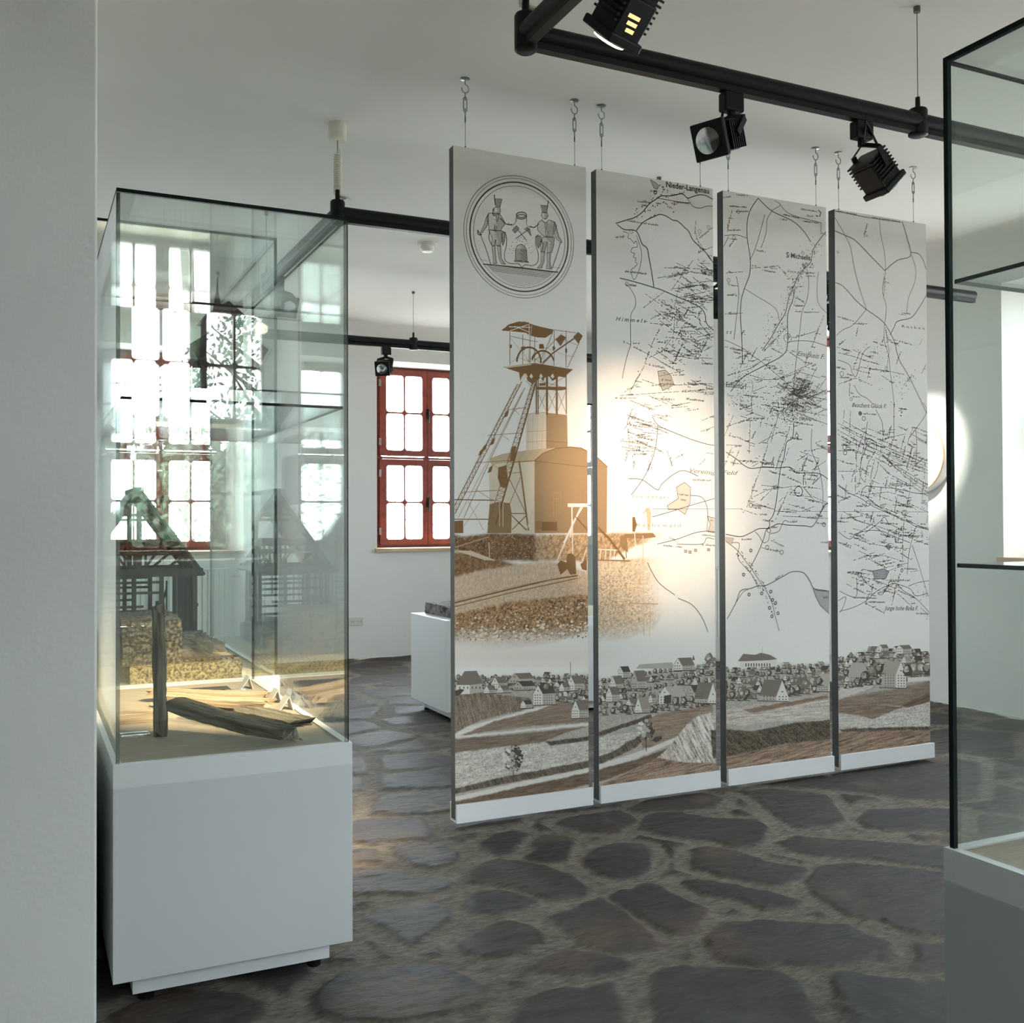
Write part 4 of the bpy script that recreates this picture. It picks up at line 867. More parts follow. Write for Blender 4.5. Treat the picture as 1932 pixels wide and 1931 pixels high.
gl([(50, 606), (400, 520), (650, 462), (800, 440)], 10, S1); gl([(50, 630), (420, 538), (800, 456)], 8, S2); gl([(50, 592), (420, 505), (700, 450)], 4, S3)
gp([(680, 370), (700, 345), (735, 360), (740, 310), (770, 300), (790, 330), (795, 430), (760, 435), (740, 400), (700, 435)], S1); gp([(820, 370), (850, 340), (860, 350), (860, 410), (830, 400)], S1)
gl([(790, 330), (840, 280), (860, 275)], 7, S2); gl([(858, 270), (830, 360)], 8, (.66, .58, .46)); gl([(265, 240), (268, 325)], 6, S4); gl([(50, 270), (260, 205)], 8, S3); gp([(60, 285), (160, 290), (310, 348), (240, 345), (100, 300)], S4)
# rubble specks
rub = []
for _ in range(900):
    x = rnd.uniform(50, 860); y = rnd.uniform(575, 830); 
    if y < 700 - .16 * x + 20 or y > 860 - .05 * x: continue
    g = rnd.random(); s = rnd.uniform(2.5, 9) * (1.6 if g > .9 else 1); c = (.72, .62, .47) if g > .62 else ((.25, .16, .075) if g < .4 else S2)
    gp([(x, y), (x + s, y - s * .5), (x + s * 1.5, y + s * .3), (x + s * .6, y + s * .8)], c, 5)
for _ in range(560):
    x = rnd.uniform(930, 1145); y = rnd.uniform(395, 700)
    if x > 1145 - max(0, y - 500) * .35: continue
    g = rnd.random(); s = rnd.uniform(2.5, 8); gp([(x, y), (x + s, y - s * .5), (x + s * 1.5, y + s * .3), (x + s * .6, y + s * .8)], (.76, .66, .5) if g > .5 else (.42, .29, .15), 5)
for _ in range(330):
    x = rnd.uniform(55, 860); y = rnd.uniform(195, 335); s = rnd.uniform(3, 8)
    if 545 < x < 640 and y > 250: continue
    gp([(x, y), (x + s, y - s * .4), (x + s * 1.4, y + s * .3), (x + s * .5, y + s * .7)], (.5, .37, .21) if rnd.random() > .45 else (.22, .135, .06), 5)
for _ in range(90):
    x = rnd.uniform(150, 860); y = 690 + rnd.uniform(60, 150) - .1 * (x - 400); s = rnd.uniform(5, 17)
    gp([(x, y), (x + s * .8, y - s * .6), (x + s * 1.4, y), (x + s, y + s * .7), (x + s * .2, y + s * .6)], (.76, .68, .55), 6)

# --- engraved town and fields along the bottom of all four boards
E0 = (.72, .70, .65); E1 = (.46, .43, .38); E2 = (.095, .08, .066); E3 = (.205, .18, .15)
def ep(pts, col, layer=6): ink([sheet(*p) for p in pts], col, layer)
def el(pts, wd=.0014, col=E2, layer=7): line([sheet(*p) for p in pts], wd, col, layer)
def house(x, y, w_, h, rh, ly, flip=False, wall=E0, roof=E3, side=E1):
    s = -1 if flip else 1; X = lambda a: x + (w_ * (1 - a) if flip else w_ * a)
    g = .42; sk = -w_ * .03
    ep([(X(0), y), (X(g), y), (X(g), y - h), (X(g / 2), y - h - rh), (X(0), y - h)], wall, ly); ep([(X(g), y), (X(1), y + sk), (X(1), y - h + sk), (X(g), y - h)], side, ly)
    ep([(X(g / 2), y - h - rh), (X(.84), y - h - rh + sk), (X(1.02), y - h + sk + .8), (X(g + .01), y - h + .8)], roof, ly)
    el([(X(0), y - h), (X(g / 2), y - h - rh)], .0014, E2, ly); 
    ww = max(.7, w_ * .035)
    for r in range(max(1, int(h / 5))):
        yy = y - 3 - r * 5
        for a in ((.1, .28) if w_ < 24 else (.06, .17, .29)): ep([(X(a), yy), (X(a) + s * ww * 1.3, yy), (X(a) + s * ww * 1.3, yy - 2), (X(a), yy - 2)], E2, ly + 1)
        for a in [(.5 + .11 * j) for j in range(4)]: ep([(X(a), yy), (X(a) + s * ww, yy), (X(a) + s * ww, yy - 2), (X(a), yy - 2)], E2, ly + 1)
    if rh > 8: ep([(X(.18), y - h - rh * .25), (X(.24), y - h - rh * .25), (X(.24), y - h - rh * .25 - 2), (X(.18), y - h - rh * .25 - 2)], E2, ly + 1)
    ep([(X(0), y + 1), (X(1.1), y + 1 + sk), (X(1.1), y - .6 + sk), (X(0), y - .6)], E2, ly)
def bush(x, y, r, ly, tall=1.15):
    n = 9; ph = rnd.uniform(0, 6)
    def blob(cx, cyy, rr, ta): return [(cx + rr * (1 + .18 * math.sin(3 * a + ph)) * math.cos(a), cyy - ta * rr * (1 + .15 * math.sin(4 * a + ph)) * math.sin(a)) for a in [2 * PI * i / n for i in range(n)]]
    ep(blob(x, y - r * tall, r, tall), E2 if rnd.random() < .6 else E3, ly); ep(blob(x - r * .26, y - r * tall * 1.14, r * .56, tall), rnd.choice(((.40, .37, .315), (.33, .30, .25), (.50, .47, .41))), ly)
    for _ in range(3): dx = rnd.uniform(-.55, .25) * r; dy = rnd.uniform(.5, 1.7) * r; ep(blob(x + dx, y - dy * tall, r * .20, 1), rnd.choice((E0, E1, E3)), ly + 1)
    ep([(x - r, y), (x + r * 1.6, y + .6), (x + r, y - 1.2), (x - r * .6, y - 1.2)], E2, ly)
def interp(tab, x):
    for (a, b), (c, d) in zip(tab[:-1], tab[1:]):
        if x <= c: return b + (d - b) * (x - a) / (c - a)
    return tab[-1][1]
HOR = [(850, 1284), (960, 1283), (1105, 1279), (1135, 1288), (1230, 1272), (1345, 1258), (1370, 1270), (1470, 1262), (1560, 1260), (1590, 1248), (1640, 1232), (1700, 1230), (1730, 1238), (1760, 1244)]
FRT = [(850, 1306), (960, 1312), (1060, 1326), (1115, 1338), (1140, 1348), (1230, 1346), (1340, 1330), (1370, 1324), (1450, 1318), (1570, 1304), (1600, 1298), (1760, 1280)]
rows = 6
for r in range(rows):
    f = r / (rows - 1); x = 850
    while x < 1765:
        x += rnd.uniform(6, 13) * (.8 + .5 * f); a = interp(HOR, x); b = interp(FRT, x); y = a + (b - a) * f + rnd.uniform(-2, 2)
        if x < 1015 and f > .6: continue
        if rnd.random() < .36 and f < .95:
            w_ = rnd.uniform(14, 24) * (.75 + .45 * f); house(x, y, w_, w_ * .28, w_ * rnd.uniform(.28, .42), 2 + r, rnd.random() < .4, E0 if rnd.random() < .75 else E1, rnd.choice((E3, E2, (.36, .33, .28))), rnd.choice((E1, (.36, .33, .29))))
        else: bush(x, y, rnd.uniform(3.2, 6.2) * (.75 + .4 * f), 2 + r)
L_ = 9
ep([(860, 1293), (876, 1267), (899, 1266), (911, 1290), (885, 1294)], E3, L_); ep([(860, 1293), (886, 1293), (886, 1310), (862, 1310)], E0, L_); ep([(886, 1293), (910, 1290), (910, 1306), (886, 1310)], E1, L_)
for a in (866, 874, 881, 890, 897, 904): ep([(a, 1300), (a + 2, 1300), (a + 2, 1296), (a, 1296)], E2, L_ + 1)
ep([(853, 1306), (868, 1300), (876, 1302), (866, 1313), (853, 1314)], E2, L_)
house(927, 1301, 30, 12, 11, L_); house(913, 1309, 22, 7, 8, L_); house(938, 1308, 24, 6, 8, L_); house(961, 1290, 46, 9, 10, L_ - 2, False, E1); house(968, 1303, 42, 8, 9, L_, False, E1, E2); house(1006, 1331, 41, 22, 16, L_, False, E0, E2); house(982, 1337, 22, 8, 7, L_, False, E0, E2)
house(1070, 1304, 32, 14, 14, L_); house(1055, 1305, 20, 8, 8, L_); house(1078, 1356, 34, 16, 18, L_, False, E0, E3); el([(1076, 1250), (1076, 1274)], .0024); 
house(1197, 1346, 31, 8, 22, L_, False, E0, (.34, .31, .26)); house(1243, 1330, 50, 18, 16, L_ - 1, False, E0, E1); ep([(1252, 1328), (1266, 1328), (1266, 1311), (1253, 1313)], E2, L_ + 1); house(1295, 1323, 34, 16, 14, L_, False, E1, E2, E1); house(1310, 1328, 44, 9, 30, L_, True, E0, E3); house(1224, 1326, 14, 10, 5, L_)
house(1150, 1300, 26, 10, 14, L_ - 2); house(1165, 1280, 24, 12, 10, L_ - 3, False, E0, E2); house(1270, 1266, 40, 10, 14, L_ - 4); ep([(1200, 1262), (1206, 1254), (1268, 1250), (1272, 1262)], E1, 3); house(1143, 1325, 26, 14, 14, L_); house(1190, 1300, 30, 14, 20, L_ - 2, False, E1)
ep([(1394, 1260), (1396, 1248), (1402, 1238), (1460, 1236), (1466, 1246), (1466, 1258)], E0, L_ - 3); ep([(1392, 1248), (1402, 1234), (1424, 1236), (1436, 1232), (1452, 1236), (1466, 1244), (1452, 1246), (1404, 1248)], E3, L_ - 2); el([(1438, 1220), (1438, 1234)], .002, E1)
for a in range(1406, 1452, 5): ep([(a, 1258), (a + 2, 1258), (a + 2, 1252), (a, 1252)], E2, L_ - 1)
house(1433, 1324, 54, 10, 30, L_, True, E0, E3); house(1500, 1302, 30, 9, 14, L_ - 2, True); house(1540, 1306, 40, 12, 22, L_ - 1, True, E0, E1)
house(1663, 1299, 46, 26, 24, L_, True, E0, (.40, .37, .32)); house(1600, 1288, 40, 12, 24, L_ - 2, True, E1, E1); house(1690, 1234, 30, 10, 6, 3); house(1656, 1232, 20, 9, 6, 3); ep([(1712, 1288), (1757, 1284), (1757, 1277), (1712, 1279)], E0, L_ - 1)
for x, y, r in ((1140, 1350, 6), (1168, 1340, 7), (1180, 1346, 7), (1230, 1345, 5), (1238, 1340, 4), (1247, 1338, 4), (1257, 1336, 4), (1275, 1332, 7), (1290, 1332, 7), (1305, 1326, 5), (1375, 1318, 5), (1382, 1319, 6), (1391, 1318, 6), (1400, 1317, 6), (1410, 1315, 6), (1495, 1312, 6), (1505, 1308, 6), (1520, 1300, 8), (1534, 1296, 8), (1545, 1294, 7), (1604, 1298, 5), (1618, 1296, 7), (1632, 1288, 9), (1646, 1276, 8), (1659, 1272, 8), (1712, 1276, 9), (1725, 1274, 10), (1738, 1272, 9), (1750, 1274, 10), (1094, 1312, 5), (1030, 1302, 5), (1040, 1298, 4), (1058, 1320, 6), (1338, 1252, 8), (1348, 1256, 6)): bush(x, y, r, L_ + 1, 1.25)
for x, y0, y1 in ((1338, 1256, 1234), (1347, 1256, 1238), (1308, 1246, 1236)): ep([(x - 3, y0), (x, y1), (x + 3, y0)], E3, L_ + 1)
# the three lone trees, field edges, heaps
def big_tree(x, y, r, tr, ly=12):
    for k in range(130):
        a = rnd.uniform(0, 6.28); d = math.sqrt(rnd.random()) * r; cx, cyy = x + d * math.cos(a) * .85, y - d * math.sin(a) * 1.15; s = rnd.uniform(2, 4.6); sh = (cx - x) / r + rnd.uniform(-.6, .6)
        ep([(cx - s, cyy), (cx - s * .3, cyy - s), (cx + s, cyy - s * .4), (cx + s * .5, cyy + s * .8)], *((E2, ly) if sh > .02 else ((E3, ly + 1) if sh > -.3 else ((E1, ly + 2) if sh > -.75 else (E0, ly + 3)))))
    el([(x + 1, y + r), (x + 1, y + r + tr)], .0034, E2, ly)
big_tree(967, 1431, 21, 24); big_tree(1218, 1378, 17, 22)
ep([(1229, 1398), (1236, 1391), (1248, 1389), (1249, 1395), (1238, 1401)], E2, 11)

# --- map roads, streams, ponds and veins
P2 = [[(240,470),(320,445),(370,430),(430,390),(480,330),(530,295),(570,270),(640,270),(720,255),(760,285),(800,275),(850,262),(900,270),(950,300)], [(760,290),(800,345),(850,360),(900,345),(950,345)], [(560,290),(620,300),(700,315),(770,320)],
  [(250,480),(300,515),(370,520),(400,545),(430,620),(465,650),(480,720),(500,830),(515,935)], [(390,520),(440,460),(520,420),(560,405),(610,420),(650,445),(690,455),(740,500),(770,530),(800,590),(850,640),(900,690),(950,760)],
  [(270,870),(350,890),(440,915),(520,940),(570,955),(650,990),(720,1020),(790,1050),(860,1090),(890,1140),(900,1200),(950,1250)], [(310,915),(340,940),(365,980),(380,1020),(380,1075),(350,1130),(345,1200),(345,1300),(345,1360),(325,1420),(300,1520),(285,1600)]]
for i, r in enumerate(P2): road(C7, r, .0042 if i in (0, 3, 4, 5) else .0026)
road(C7, [(290,530),(330,545),(325,575),(345,585),(360,600),(370,615),(385,600),(395,640),(360,650),(350,680),(375,690),(365,715),(385,725),(378,750),(395,765),(375,790),(350,810),(355,850),(372,880),(400,830),(420,760),(425,680),(400,590),(390,560)], .0022)
for pl in ([(490,150),(530,175),(552,195),(540,222),(515,212),(500,180)], [(545,1548),(600,1540),(640,1580),(662,1645),(620,1672),(580,1690),(556,1640)]):
    line(T(C7, pl), .0022, closed=True)
    ink(T(C7, pl), (.52, .47, .40), 3)
veins(C7, [[(440,1085),(590,970)],[(455,985),(680,1145)],[(590,795),(780,795)],[(540,870),(800,820)],[(800,740),(640,960)],[(820,450),(820,540),(860,680)],[(830,590),(945,500)],[(840,600),(930,740)],[(800,800),(945,810)],[(830,770),(945,850)],[(690,950),(830,920),(945,930)],[(700,920),(660,1100)],[(700,1050),(945,990)],[(720,1020),(880,1060)],
  [(490,1170),(570,1130),(640,1150)],[(560,1180),(760,1330),(860,1390)],[(580,1200),(510,1330),(440,1520),(330,1720)],[(670,1130),(650,1370)],[(290,1325),(510,1445),(710,1560)],[(480,1450),(580,1400),(660,1400),(830,1450),(945,1455)],[(650,1530),(730,1330),(700,1240)],[(270,1725),(500,1710),(945,1680)],[(660,1650),(945,1640)],[(300,1700),(400,1640)],
  [(560,1110),(760,1200),(945,1330)],[(600,1130),(800,1140)],[(620,1260),(860,1280)],[(840,1090),(850,1200),(930,1300)],[(700,1180),(760,1110)],[(600,1300),(800,1320)],[(880,1400),(945,1360)],[(340,1760),(520,1830)],[(360,1820),(330,1900)],[(820,690),(945,640)],[(880,1000),(945,1010)],[(820,920),(930,940)],[(640,1020),(720,1160)],[(830,830),(900,840)],[(750,1000),(940,960)]])
for a, b in (((490, 240), (545, 240)), ((395, 315), (490, 325)), ((420, 340), (460, 345)), ((325, 455), (545, 490)), ((305, 825), (470, 845)), ((335, 925), (390, 928)), ((640, 268), (690, 265)), ((700, 258), (740, 250)), ((660, 320), (780, 330)), ((235, 575), (295, 575)), ((480, 440), (530, 412)), ((860, 1495), (940, 1500)), ((540, 1340), (600, 1345)), ((480, 1505), (590, 1530)), ((560, 1615), (640, 1620)), ((570, 1760), (660, 1762)), ((750, 1755), (880, 1770))): scribble(C7(*a), C7(*b), .0085)
houses(C7, [(380, 420), (450, 360), (530, 310), (600, 300), (680, 370)], 46, 22); houses(C7, [(560, 170), (600, 210), (600, 250)], 10); houses(C7, [(620, 1130), (760, 1130), (900, 1160)], 26, 26); houses(C7, [(860, 800), (900, 820), (930, 850)], 18, 18)
for c in ((848, 530), (585, 1045), (795, 1050), (880, 820), (915, 500), (320, 912), (805, 1638), (350, 530), (880, 1350)): ring(C7(*c), .009)
ring(C7(525, 245), .007, False, .004)
for r in ([(560,30),(610,100),(720,150),(870,210),(1000,250),(1070,260)], [(605,100),(590,250),(550,400),(480,540),(390,660)], [(370,530),(480,540),(600,620),(640,570),(740,490),(820,465),(930,510)], [(870,665),(960,680),(1000,750),(1010,850),(1000,950)], [(560,840),(700,800),(860,750),(1065,690)], [(600,1060),(760,1020),(900,970),(1000,955),(1065,960)], [(760,1060),(960,1060),(1000,1010),(1060,1020)], [(520,1210),(560,1290),(620,1380),(740,1470)], [(770,1500),(880,1550),(960,1650),(1010,1770)]): road(CL2, r, .0028)
line(T(CL2, [(560, 775), (1150, 775), (1287, 775)]), .0014)
pl = [(755,600),(820,560),(870,600),(865,730),(850,760),(825,820),(770,780),(690,780),(680,750),(770,690)]; ink(T(CL2, pl), (.60, .53, .45), 3); line(T(CL2, pl), .0024, closed=True)
pl = [(1005,835),(1070,850),(1070,970),(1010,960),(1030,900)]; ink(T(CL2, pl), (.60, .53, .45), 3); line(T(CL2, pl), .0024, closed=True)
veins(CL2, [[(360,150),(580,230)],[(380,190),(570,290)],[(430,210),(640,310)],[(340,300),(570,310)],[(380,330),(510,330)],[(355,60),(370,260),(350,380)],[(400,340),(405,430)],[(560,330),(530,460)],[(680,300),(720,430)],[(580,290),(650,320)],[(730,370),(820,330)],[(360,20),(480,60)],[(330,130),(430,0)],[(420,70),(600,110)],[(960,60),(1060,20)],[(950,150),(1060,110)],[(940,420),(1000,360)],[(1000,320),(1060,330)]])
for a, b in (((765, 660), (850, 668)), ((790, 705), (830, 712)), ((880, 545), (1050, 550)), ((955, 990), (1070, 1000)), ((960, 1070), (1070, 1075)), ((1030, 870), (1065, 875)), ((690, 1010), (740, 1030)), ((650, 1075), (740, 1085)), ((750, 1085), (800, 1090))): scribble(CL2(*a), CL2(*b), .008)
for c in ((830, 1118), (865, 1125), (910, 1110), (1015, 1105)): p = CL2(*c); ink([(p[0] - .008, p[1] - .005), (p[0] + .007, p[1] - .007), (p[0] + .008, p[1] + .005), (p[0] - .006, p[1] + .007)], (.45, .36, .28), 4); line([(p[0] - .008, p[1] - .005), (p[0] + .007, p[1] - .007), (p[0] + .008, p[1] + .005), (p[0] - .006, p[1] + .007)], .0016, closed=True)
P3 = [[(395,150),(330,250),(305,350),(305,480),(330,650),(325,780),(285,890),(255,1000),(250,1150),(260,1300),(265,1520)],[(395,150),(500,250),(600,300),(690,345),(770,420),(830,510)],[(510,255),(470,330),(460,440),(420,560)],[(510,250),(580,205),(530,170)],[(580,205),(640,270),(740,310),(900,350),(915,360),(915,430)],[(330,660),(380,540),(450,290)],[(115,460),(220,455),(300,480)],[(110,550),(150,470)],
  [(955,430),(900,500),(850,580),(830,680),(780,730),(730,790),(690,880),(650,970),(620,1100),(560,1200),(500,1310),(430,1410)],[(700,900),(680,1000),(640,1120),(640,1350),(600,1450),(440,1540),(260,1640),(170,1750)],[(800,740),(815,850),(800,990),(760,1090),(740,1250),(710,1500),(690,1700),(680,1931)],[(285,900),(380,960),(480,1020),(550,1080),(570,1160)],[(120,1325),(200,1360),(280,1400),(340,1450),(430,1510),(560,1620),(680,1720),(760,1800)],[(895,760),(885,850),(890,1010),(960,1100)],[(650,1340),(750,1330),(850,1340),(965,1375)],[(215,800),(235,920),(225,1060),(195,1320)]]
for i, r in enumerate(P3): road(C8, r, .0036 if i in (0, 1, 8, 9) else .0024)
veins(C8, [[(140,1620),(330,1560),(440,1490)],[(340,1655),(560,1650),(830,1520)],[(540,1655),(740,1590),(910,1640)],[(640,1300),(720,1300),(880,1250)],[(940,1120),(860,1330),(780,1530)],[(440,1420),(640,1210)],[(480,1380),(600,1440)],[(560,1760),(640,1700),(880,1750)],[(620,1720),(740,1800),(960,1770)],[(690,1640),(760,1560)],[(760,1800),(880,1550)],[(830,1830),(960,1640)],[(560,1680),(700,1820)],[(130,770),(270,760)],[(130,860),(230,880)],[(120,1110),(270,1100)],[(120,950),(210,950)],[(120,1380),(330,1430)],[(210,1480),(340,1430)],[(340,730),(560,710),(640,800)],[(620,890),(770,880)],[(690,1040),(780,1040)],[(700,1090),(900,1095)],[(700,960),(770,1010)],[(130,1700),(250,1650)],[(270,1780),(440,1800)],[(350,1700),(340,1900)],[(180,250),(140,430)],[(860,1870),(960,1800)],[(500,1720),(760,1640)],[(860,1700),(960,1760)],[(420,1860),(620,1890)]])
for _ in range(80): 
    p = (rnd.gauss(720, 70), rnd.gauss(1800, 60)); a = rnd.choice((-.45, -.3, .2, .5, -1.1)); l = rnd.uniform(40, 120); vein(C8, p, (p[0] + l * math.cos(a), p[1] + l * math.sin(a)), False, .003)
def dots(k, cx, cyy, sx, sy, n, s=.0042):
    for _ in range(n):
        p = k(rnd.gauss(cx, sx), rnd.gauss(cyy, sy)); a = rnd.uniform(0, 3.1); l = s * rnd.uniform(.7, 1.5); seg((p[0], p[1]), (p[0] + l * math.cos(a), p[1] + l * math.sin(a)), s * .62, ext=.2)
dots(C8, 650, 1880, 95, 60, 330); dots(C8, 240, 1800, 60, 70, 60); dots(CL3, 660, 95, 60, 50, 160); dots(C8, 690, 900, 40, 90, 80, .0036); dots(C8, 560, 1250, 60, 90, 120, .0034); dots(C8, 300, 1620, 60, 60, 70, .0034); dots(C8, 570, 1620, 50, 60, 50, .0034); dots(C8, 860, 560, 35, 60, 16, .004)
houses(C8, P3[8], 60, 16); houses(C8, [(640, 800), (730, 800), (800, 760)], 14)
for a, b in (((160, 220), (300, 230)), ((215, 265), (320, 265)), ((110, 150), (170, 140)), ((215, 128), (310, 132)), ((750, 245), (880, 265)), ((800, 300), (850, 305)), ((600, 290), (740, 320)), ((570, 330), (640, 335)), ((770, 345), (900, 362)), ((150, 420), (250, 420)), ((160, 492), (220, 498)), ((380, 585), (455, 600)), ((430, 750), (540, 770)), ((640, 760), (740, 770)), ((780, 770), (860, 775)), ((790, 800), (870, 800)), ((160, 555), (200, 500)), ((1, 1), (2, 2))): scribble(C8(*a), C8(*b), .0075)
for c in ((230, 262), (195, 475), (842, 715), (640, 1300), (585, 1590), (600, 1640), (240, 1640), (765, 605), (150, 830)): ring(C8(*c), .009)
circle(C8(640, 1310), .022, .002); line(T(C8, [(895, 250), (915, 270), (905, 300)]), .005); line(T(C8, [(875, 295), (890, 300)]), .005); line(T(C8, [(765, 690), (785, 720), (775, 730), (760, 700)]), .004)
PL3 = [[(690,170),(680,290),(630,330),(610,450),(580,550),(560,700),(540,850),(520,930),(490,980),(490,1020),(460,1060),(440,1130),(400,1230),(330,1370)],[(130,410),(220,470),(280,520),(340,545),(440,535),(560,540),(650,535),(720,580),(890,585),(975,635)],[(130,1090),(250,1110),(330,1080),(400,1045),(480,1040),(560,1005),(650,1015),(780,1020),(850,1020),(920,900),(935,860),(975,830)],[(840,220),(835,380),(870,480),(905,570),(930,720),(930,860)],[(370,1070),(400,1100),(440,1160),(480,1140),(490,1090),(530,1080),(570,1060),(610,980),(650,990)],[(460,1550),(510,1660),(540,1780),(570,1890)],[(140,1790),(210,1660),(250,1560),(330,1540),(390,1520),(470,1510),(600,1440),(680,1400),(770,1410),(820,1470),(850,1530),(890,1555),(975,1560)],[(210,1660),(270,1570),(310,1550)],[(130,1150),(220,1220),(290,1310),(370,1420),(440,1530)],[(180,1160),(240,1170),(230,1290),(340,1420),(400,1540)]]
for i, r in enumerate(PL3): road(CL3, r, .0036 if i in (0, 1, 2, 6) else .0026)
pl = [(850,1540),(980,1560),(985,1750),(910,1680),(870,1600)]; ink(T(CL3, pl), (.42, .42, .42), 3); line(T(CL3, pl), .0026, closed=True)
pl = [(125,1110),(200,1120),(180,1175),(125,1150)]; ink(T(CL3, pl), (.50, .45, .38), 3)
houses(CL3, [(230, 1240), (300, 1330), (380, 1440), (440, 1530), (500, 1660), (530, 1750)], 60, 18); 
for c in ((335, 1225), (275, 1425), (425, 1580), (320, 1590), (500, 1565), (515, 1635), (540, 1660), (490, 1700), (560, 1745), (510, 1770)): ring(CL3(*c), .0065, False, .004)
for c in ((485, 1060), (590, 1240), (335, 850), (470, 1200), (940, 1010), (715, 275)): ring(CL3(*c), .010, False, .0028)
circle(CL3(730, 735), .024, .0034, n=24); line(T(CL3, [(430, 500), (520, 495), (525, 535), (430, 530)]), .0026, closed=True); line(T(CL3, [(770, 600), (770, 680)]), .004)
veins(CL3, [[(300,870),(410,560),(480,340)],[(540,970),(640,740)],[(360,780),(480,720),(720,690),(920,715)],[(470,560),(600,600),(740,660),(860,810)],[(650,530),(760,590)],[(810,400),(970,365)],[(600,940),(975,960)],[(250,880),(390,930)],[(130,200),(330,130),(450,130)],[(330,140),(320,430)],[(400,340),(560,250),(640,240)],[(240,480),(420,490),(530,510)],[(450,170),(560,210)],[(540,560),(660,200)],[(560,110),(500,330)],[(130,350),(260,355)],[(740,440),(850,490)],[(760,100),(970,180)],[(700,60),(970,110)],[(780,790),(960,840)],[(760,900),(860,860)],[(720,480),(810,420)],[(840,560),(960,480)],[(500,1140),(610,1190)],[(420,1200),(580,1235)],[(260,490),(350,480)],[(650,150),(850,190)],[(800,0),(970,60)],[(700,200),(720,300)],[(350,690),(340,800)],[(760,510),(790,690)]])
for a, b in (((345, 855), (465, 865)), ((355, 875), (420, 880)), ((680, 300), (760, 310)), ((540, 1465), (600, 1435)), ((260, 1140), (340, 1135)), ((660, 995), (720, 990)), ((880, 1000), (950, 1010)), ((915, 1160), (970, 1165)), ((480, 1045), (560, 1035)), ((655, 720), (700, 735)), ((660, 750), (740, 755)), ((780, 600), (890, 610)), ((800, 640), (870, 645)), ((935, 1620), (980, 1620)), ((440, 515), (520, 515)), ((800, 810), (900, 830))): scribble(CL3(*a), CL3(*b), .0085)
P4 = [[(1030,310),(1110,450),(1160,560),(1190,720),(1230,880),(1290,1065)],[(1030,420),(1120,460),(1200,500),(1300,600),(1445,750)],[(1400,330),(1410,450),(1440,600),(1450,750),(1430,850),(1430,950),(1455,1040),(1450,1150),(1440,1200),(1440,1330),(1475,1450),(1490,1600),(1510,1750),(1525,1880)],[(1590,350),(1630,480),(1660,600),(1640,640),(1560,660),(1500,700),(1445,750)],[(1660,600),(1720,610),(1760,660),(1785,740)],[(1665,620),(1700,730),(1690,850),(1640,980),(1625,1100)],[(1790,950),(1720,1070),(1660,1140),(1550,1170),(1520,1220),(1490,1280)],[(1035,850),(1100,880),(1200,990),(1290,1070),(1390,1140),(1450,1200),(1520,1330),(1560,1480),(1640,1620),(1720,1780),(1790,1931)],[(1290,1070),(1260,1110),(1180,1200),(1100,1240),(1045,1285)],[(1060,1490),(1150,1530),(1175,1600),(1210,1620),(1260,1440),(1320,1380)],[(1190,1700),(1230,1770),(1300,1810),(1340,1850)],[(1030,255),(1200,290),(1400,325),(1580,350)]]
for i, r in enumerate(P4): road(C8, r, .0034 if i in (1, 3, 4, 6, 7) else .0024)
veins(C8, [[(1310,330),(1270,480)],[(1450,780),(1435,960)],[(1440,1190),(1480,1420),(1460,1560)],[(1060,1430),(1180,1460),(1400,1530)],[(1240,1550),(1460,1580),(1600,1610)],[(1060,1690),(1200,1640),(1340,1700)],[(1230,1170),(1210,1290)],[(1060,1370),(1120,1320)],[(1050,1130),(1190,1170)],[(1180,1190),(1300,1190)],[(1160,1640),(1150,1790)],[(1420,1620),(1520,1690)],[(1600,1700),(1670,1620)],[(1620,1120),(1560,1110)]])
scribble(C8(1040, 262), C8(1210, 288), .007); scribble(C8(1340, 312), C8(1570, 350), .007); scribble(C8(1585, 1105), C8(1655, 1115), .007); scribble(C8(1500, 1348), C8(1560, 1358), .007); scribble(C8(1075, 1640), C8(1150, 1640), .007); scribble(C8(1180, 1798), C8(1240, 1800), .007); scribble(C8(1130, 1610), C8(1180, 1625), .007); scribble(C8(1430, 1590), C8(1480, 1590), .007); scribble(C8(1560, 1895), C8(1630, 1905), .007)
circle(C8(1088, 1605), .012, .0022, n=20); ring(C8(1455, 1560), .009); ring(C8(1165, 1815), .008, False); ring(C8(1055, 595), .006, False); ring(C8(1295, 462), .004, False); ring(C8(1240, 1660), .006, False)
dots(C8, 1360, 1390, 60, 50, 16, .0035); dots(C8, 1640, 1660, 70, 60, 30, .0045); dots(C8, 1450, 860, 12, 70, 14, .003); dots(C8, 1560, 1800, 60, 60, 14, .004)
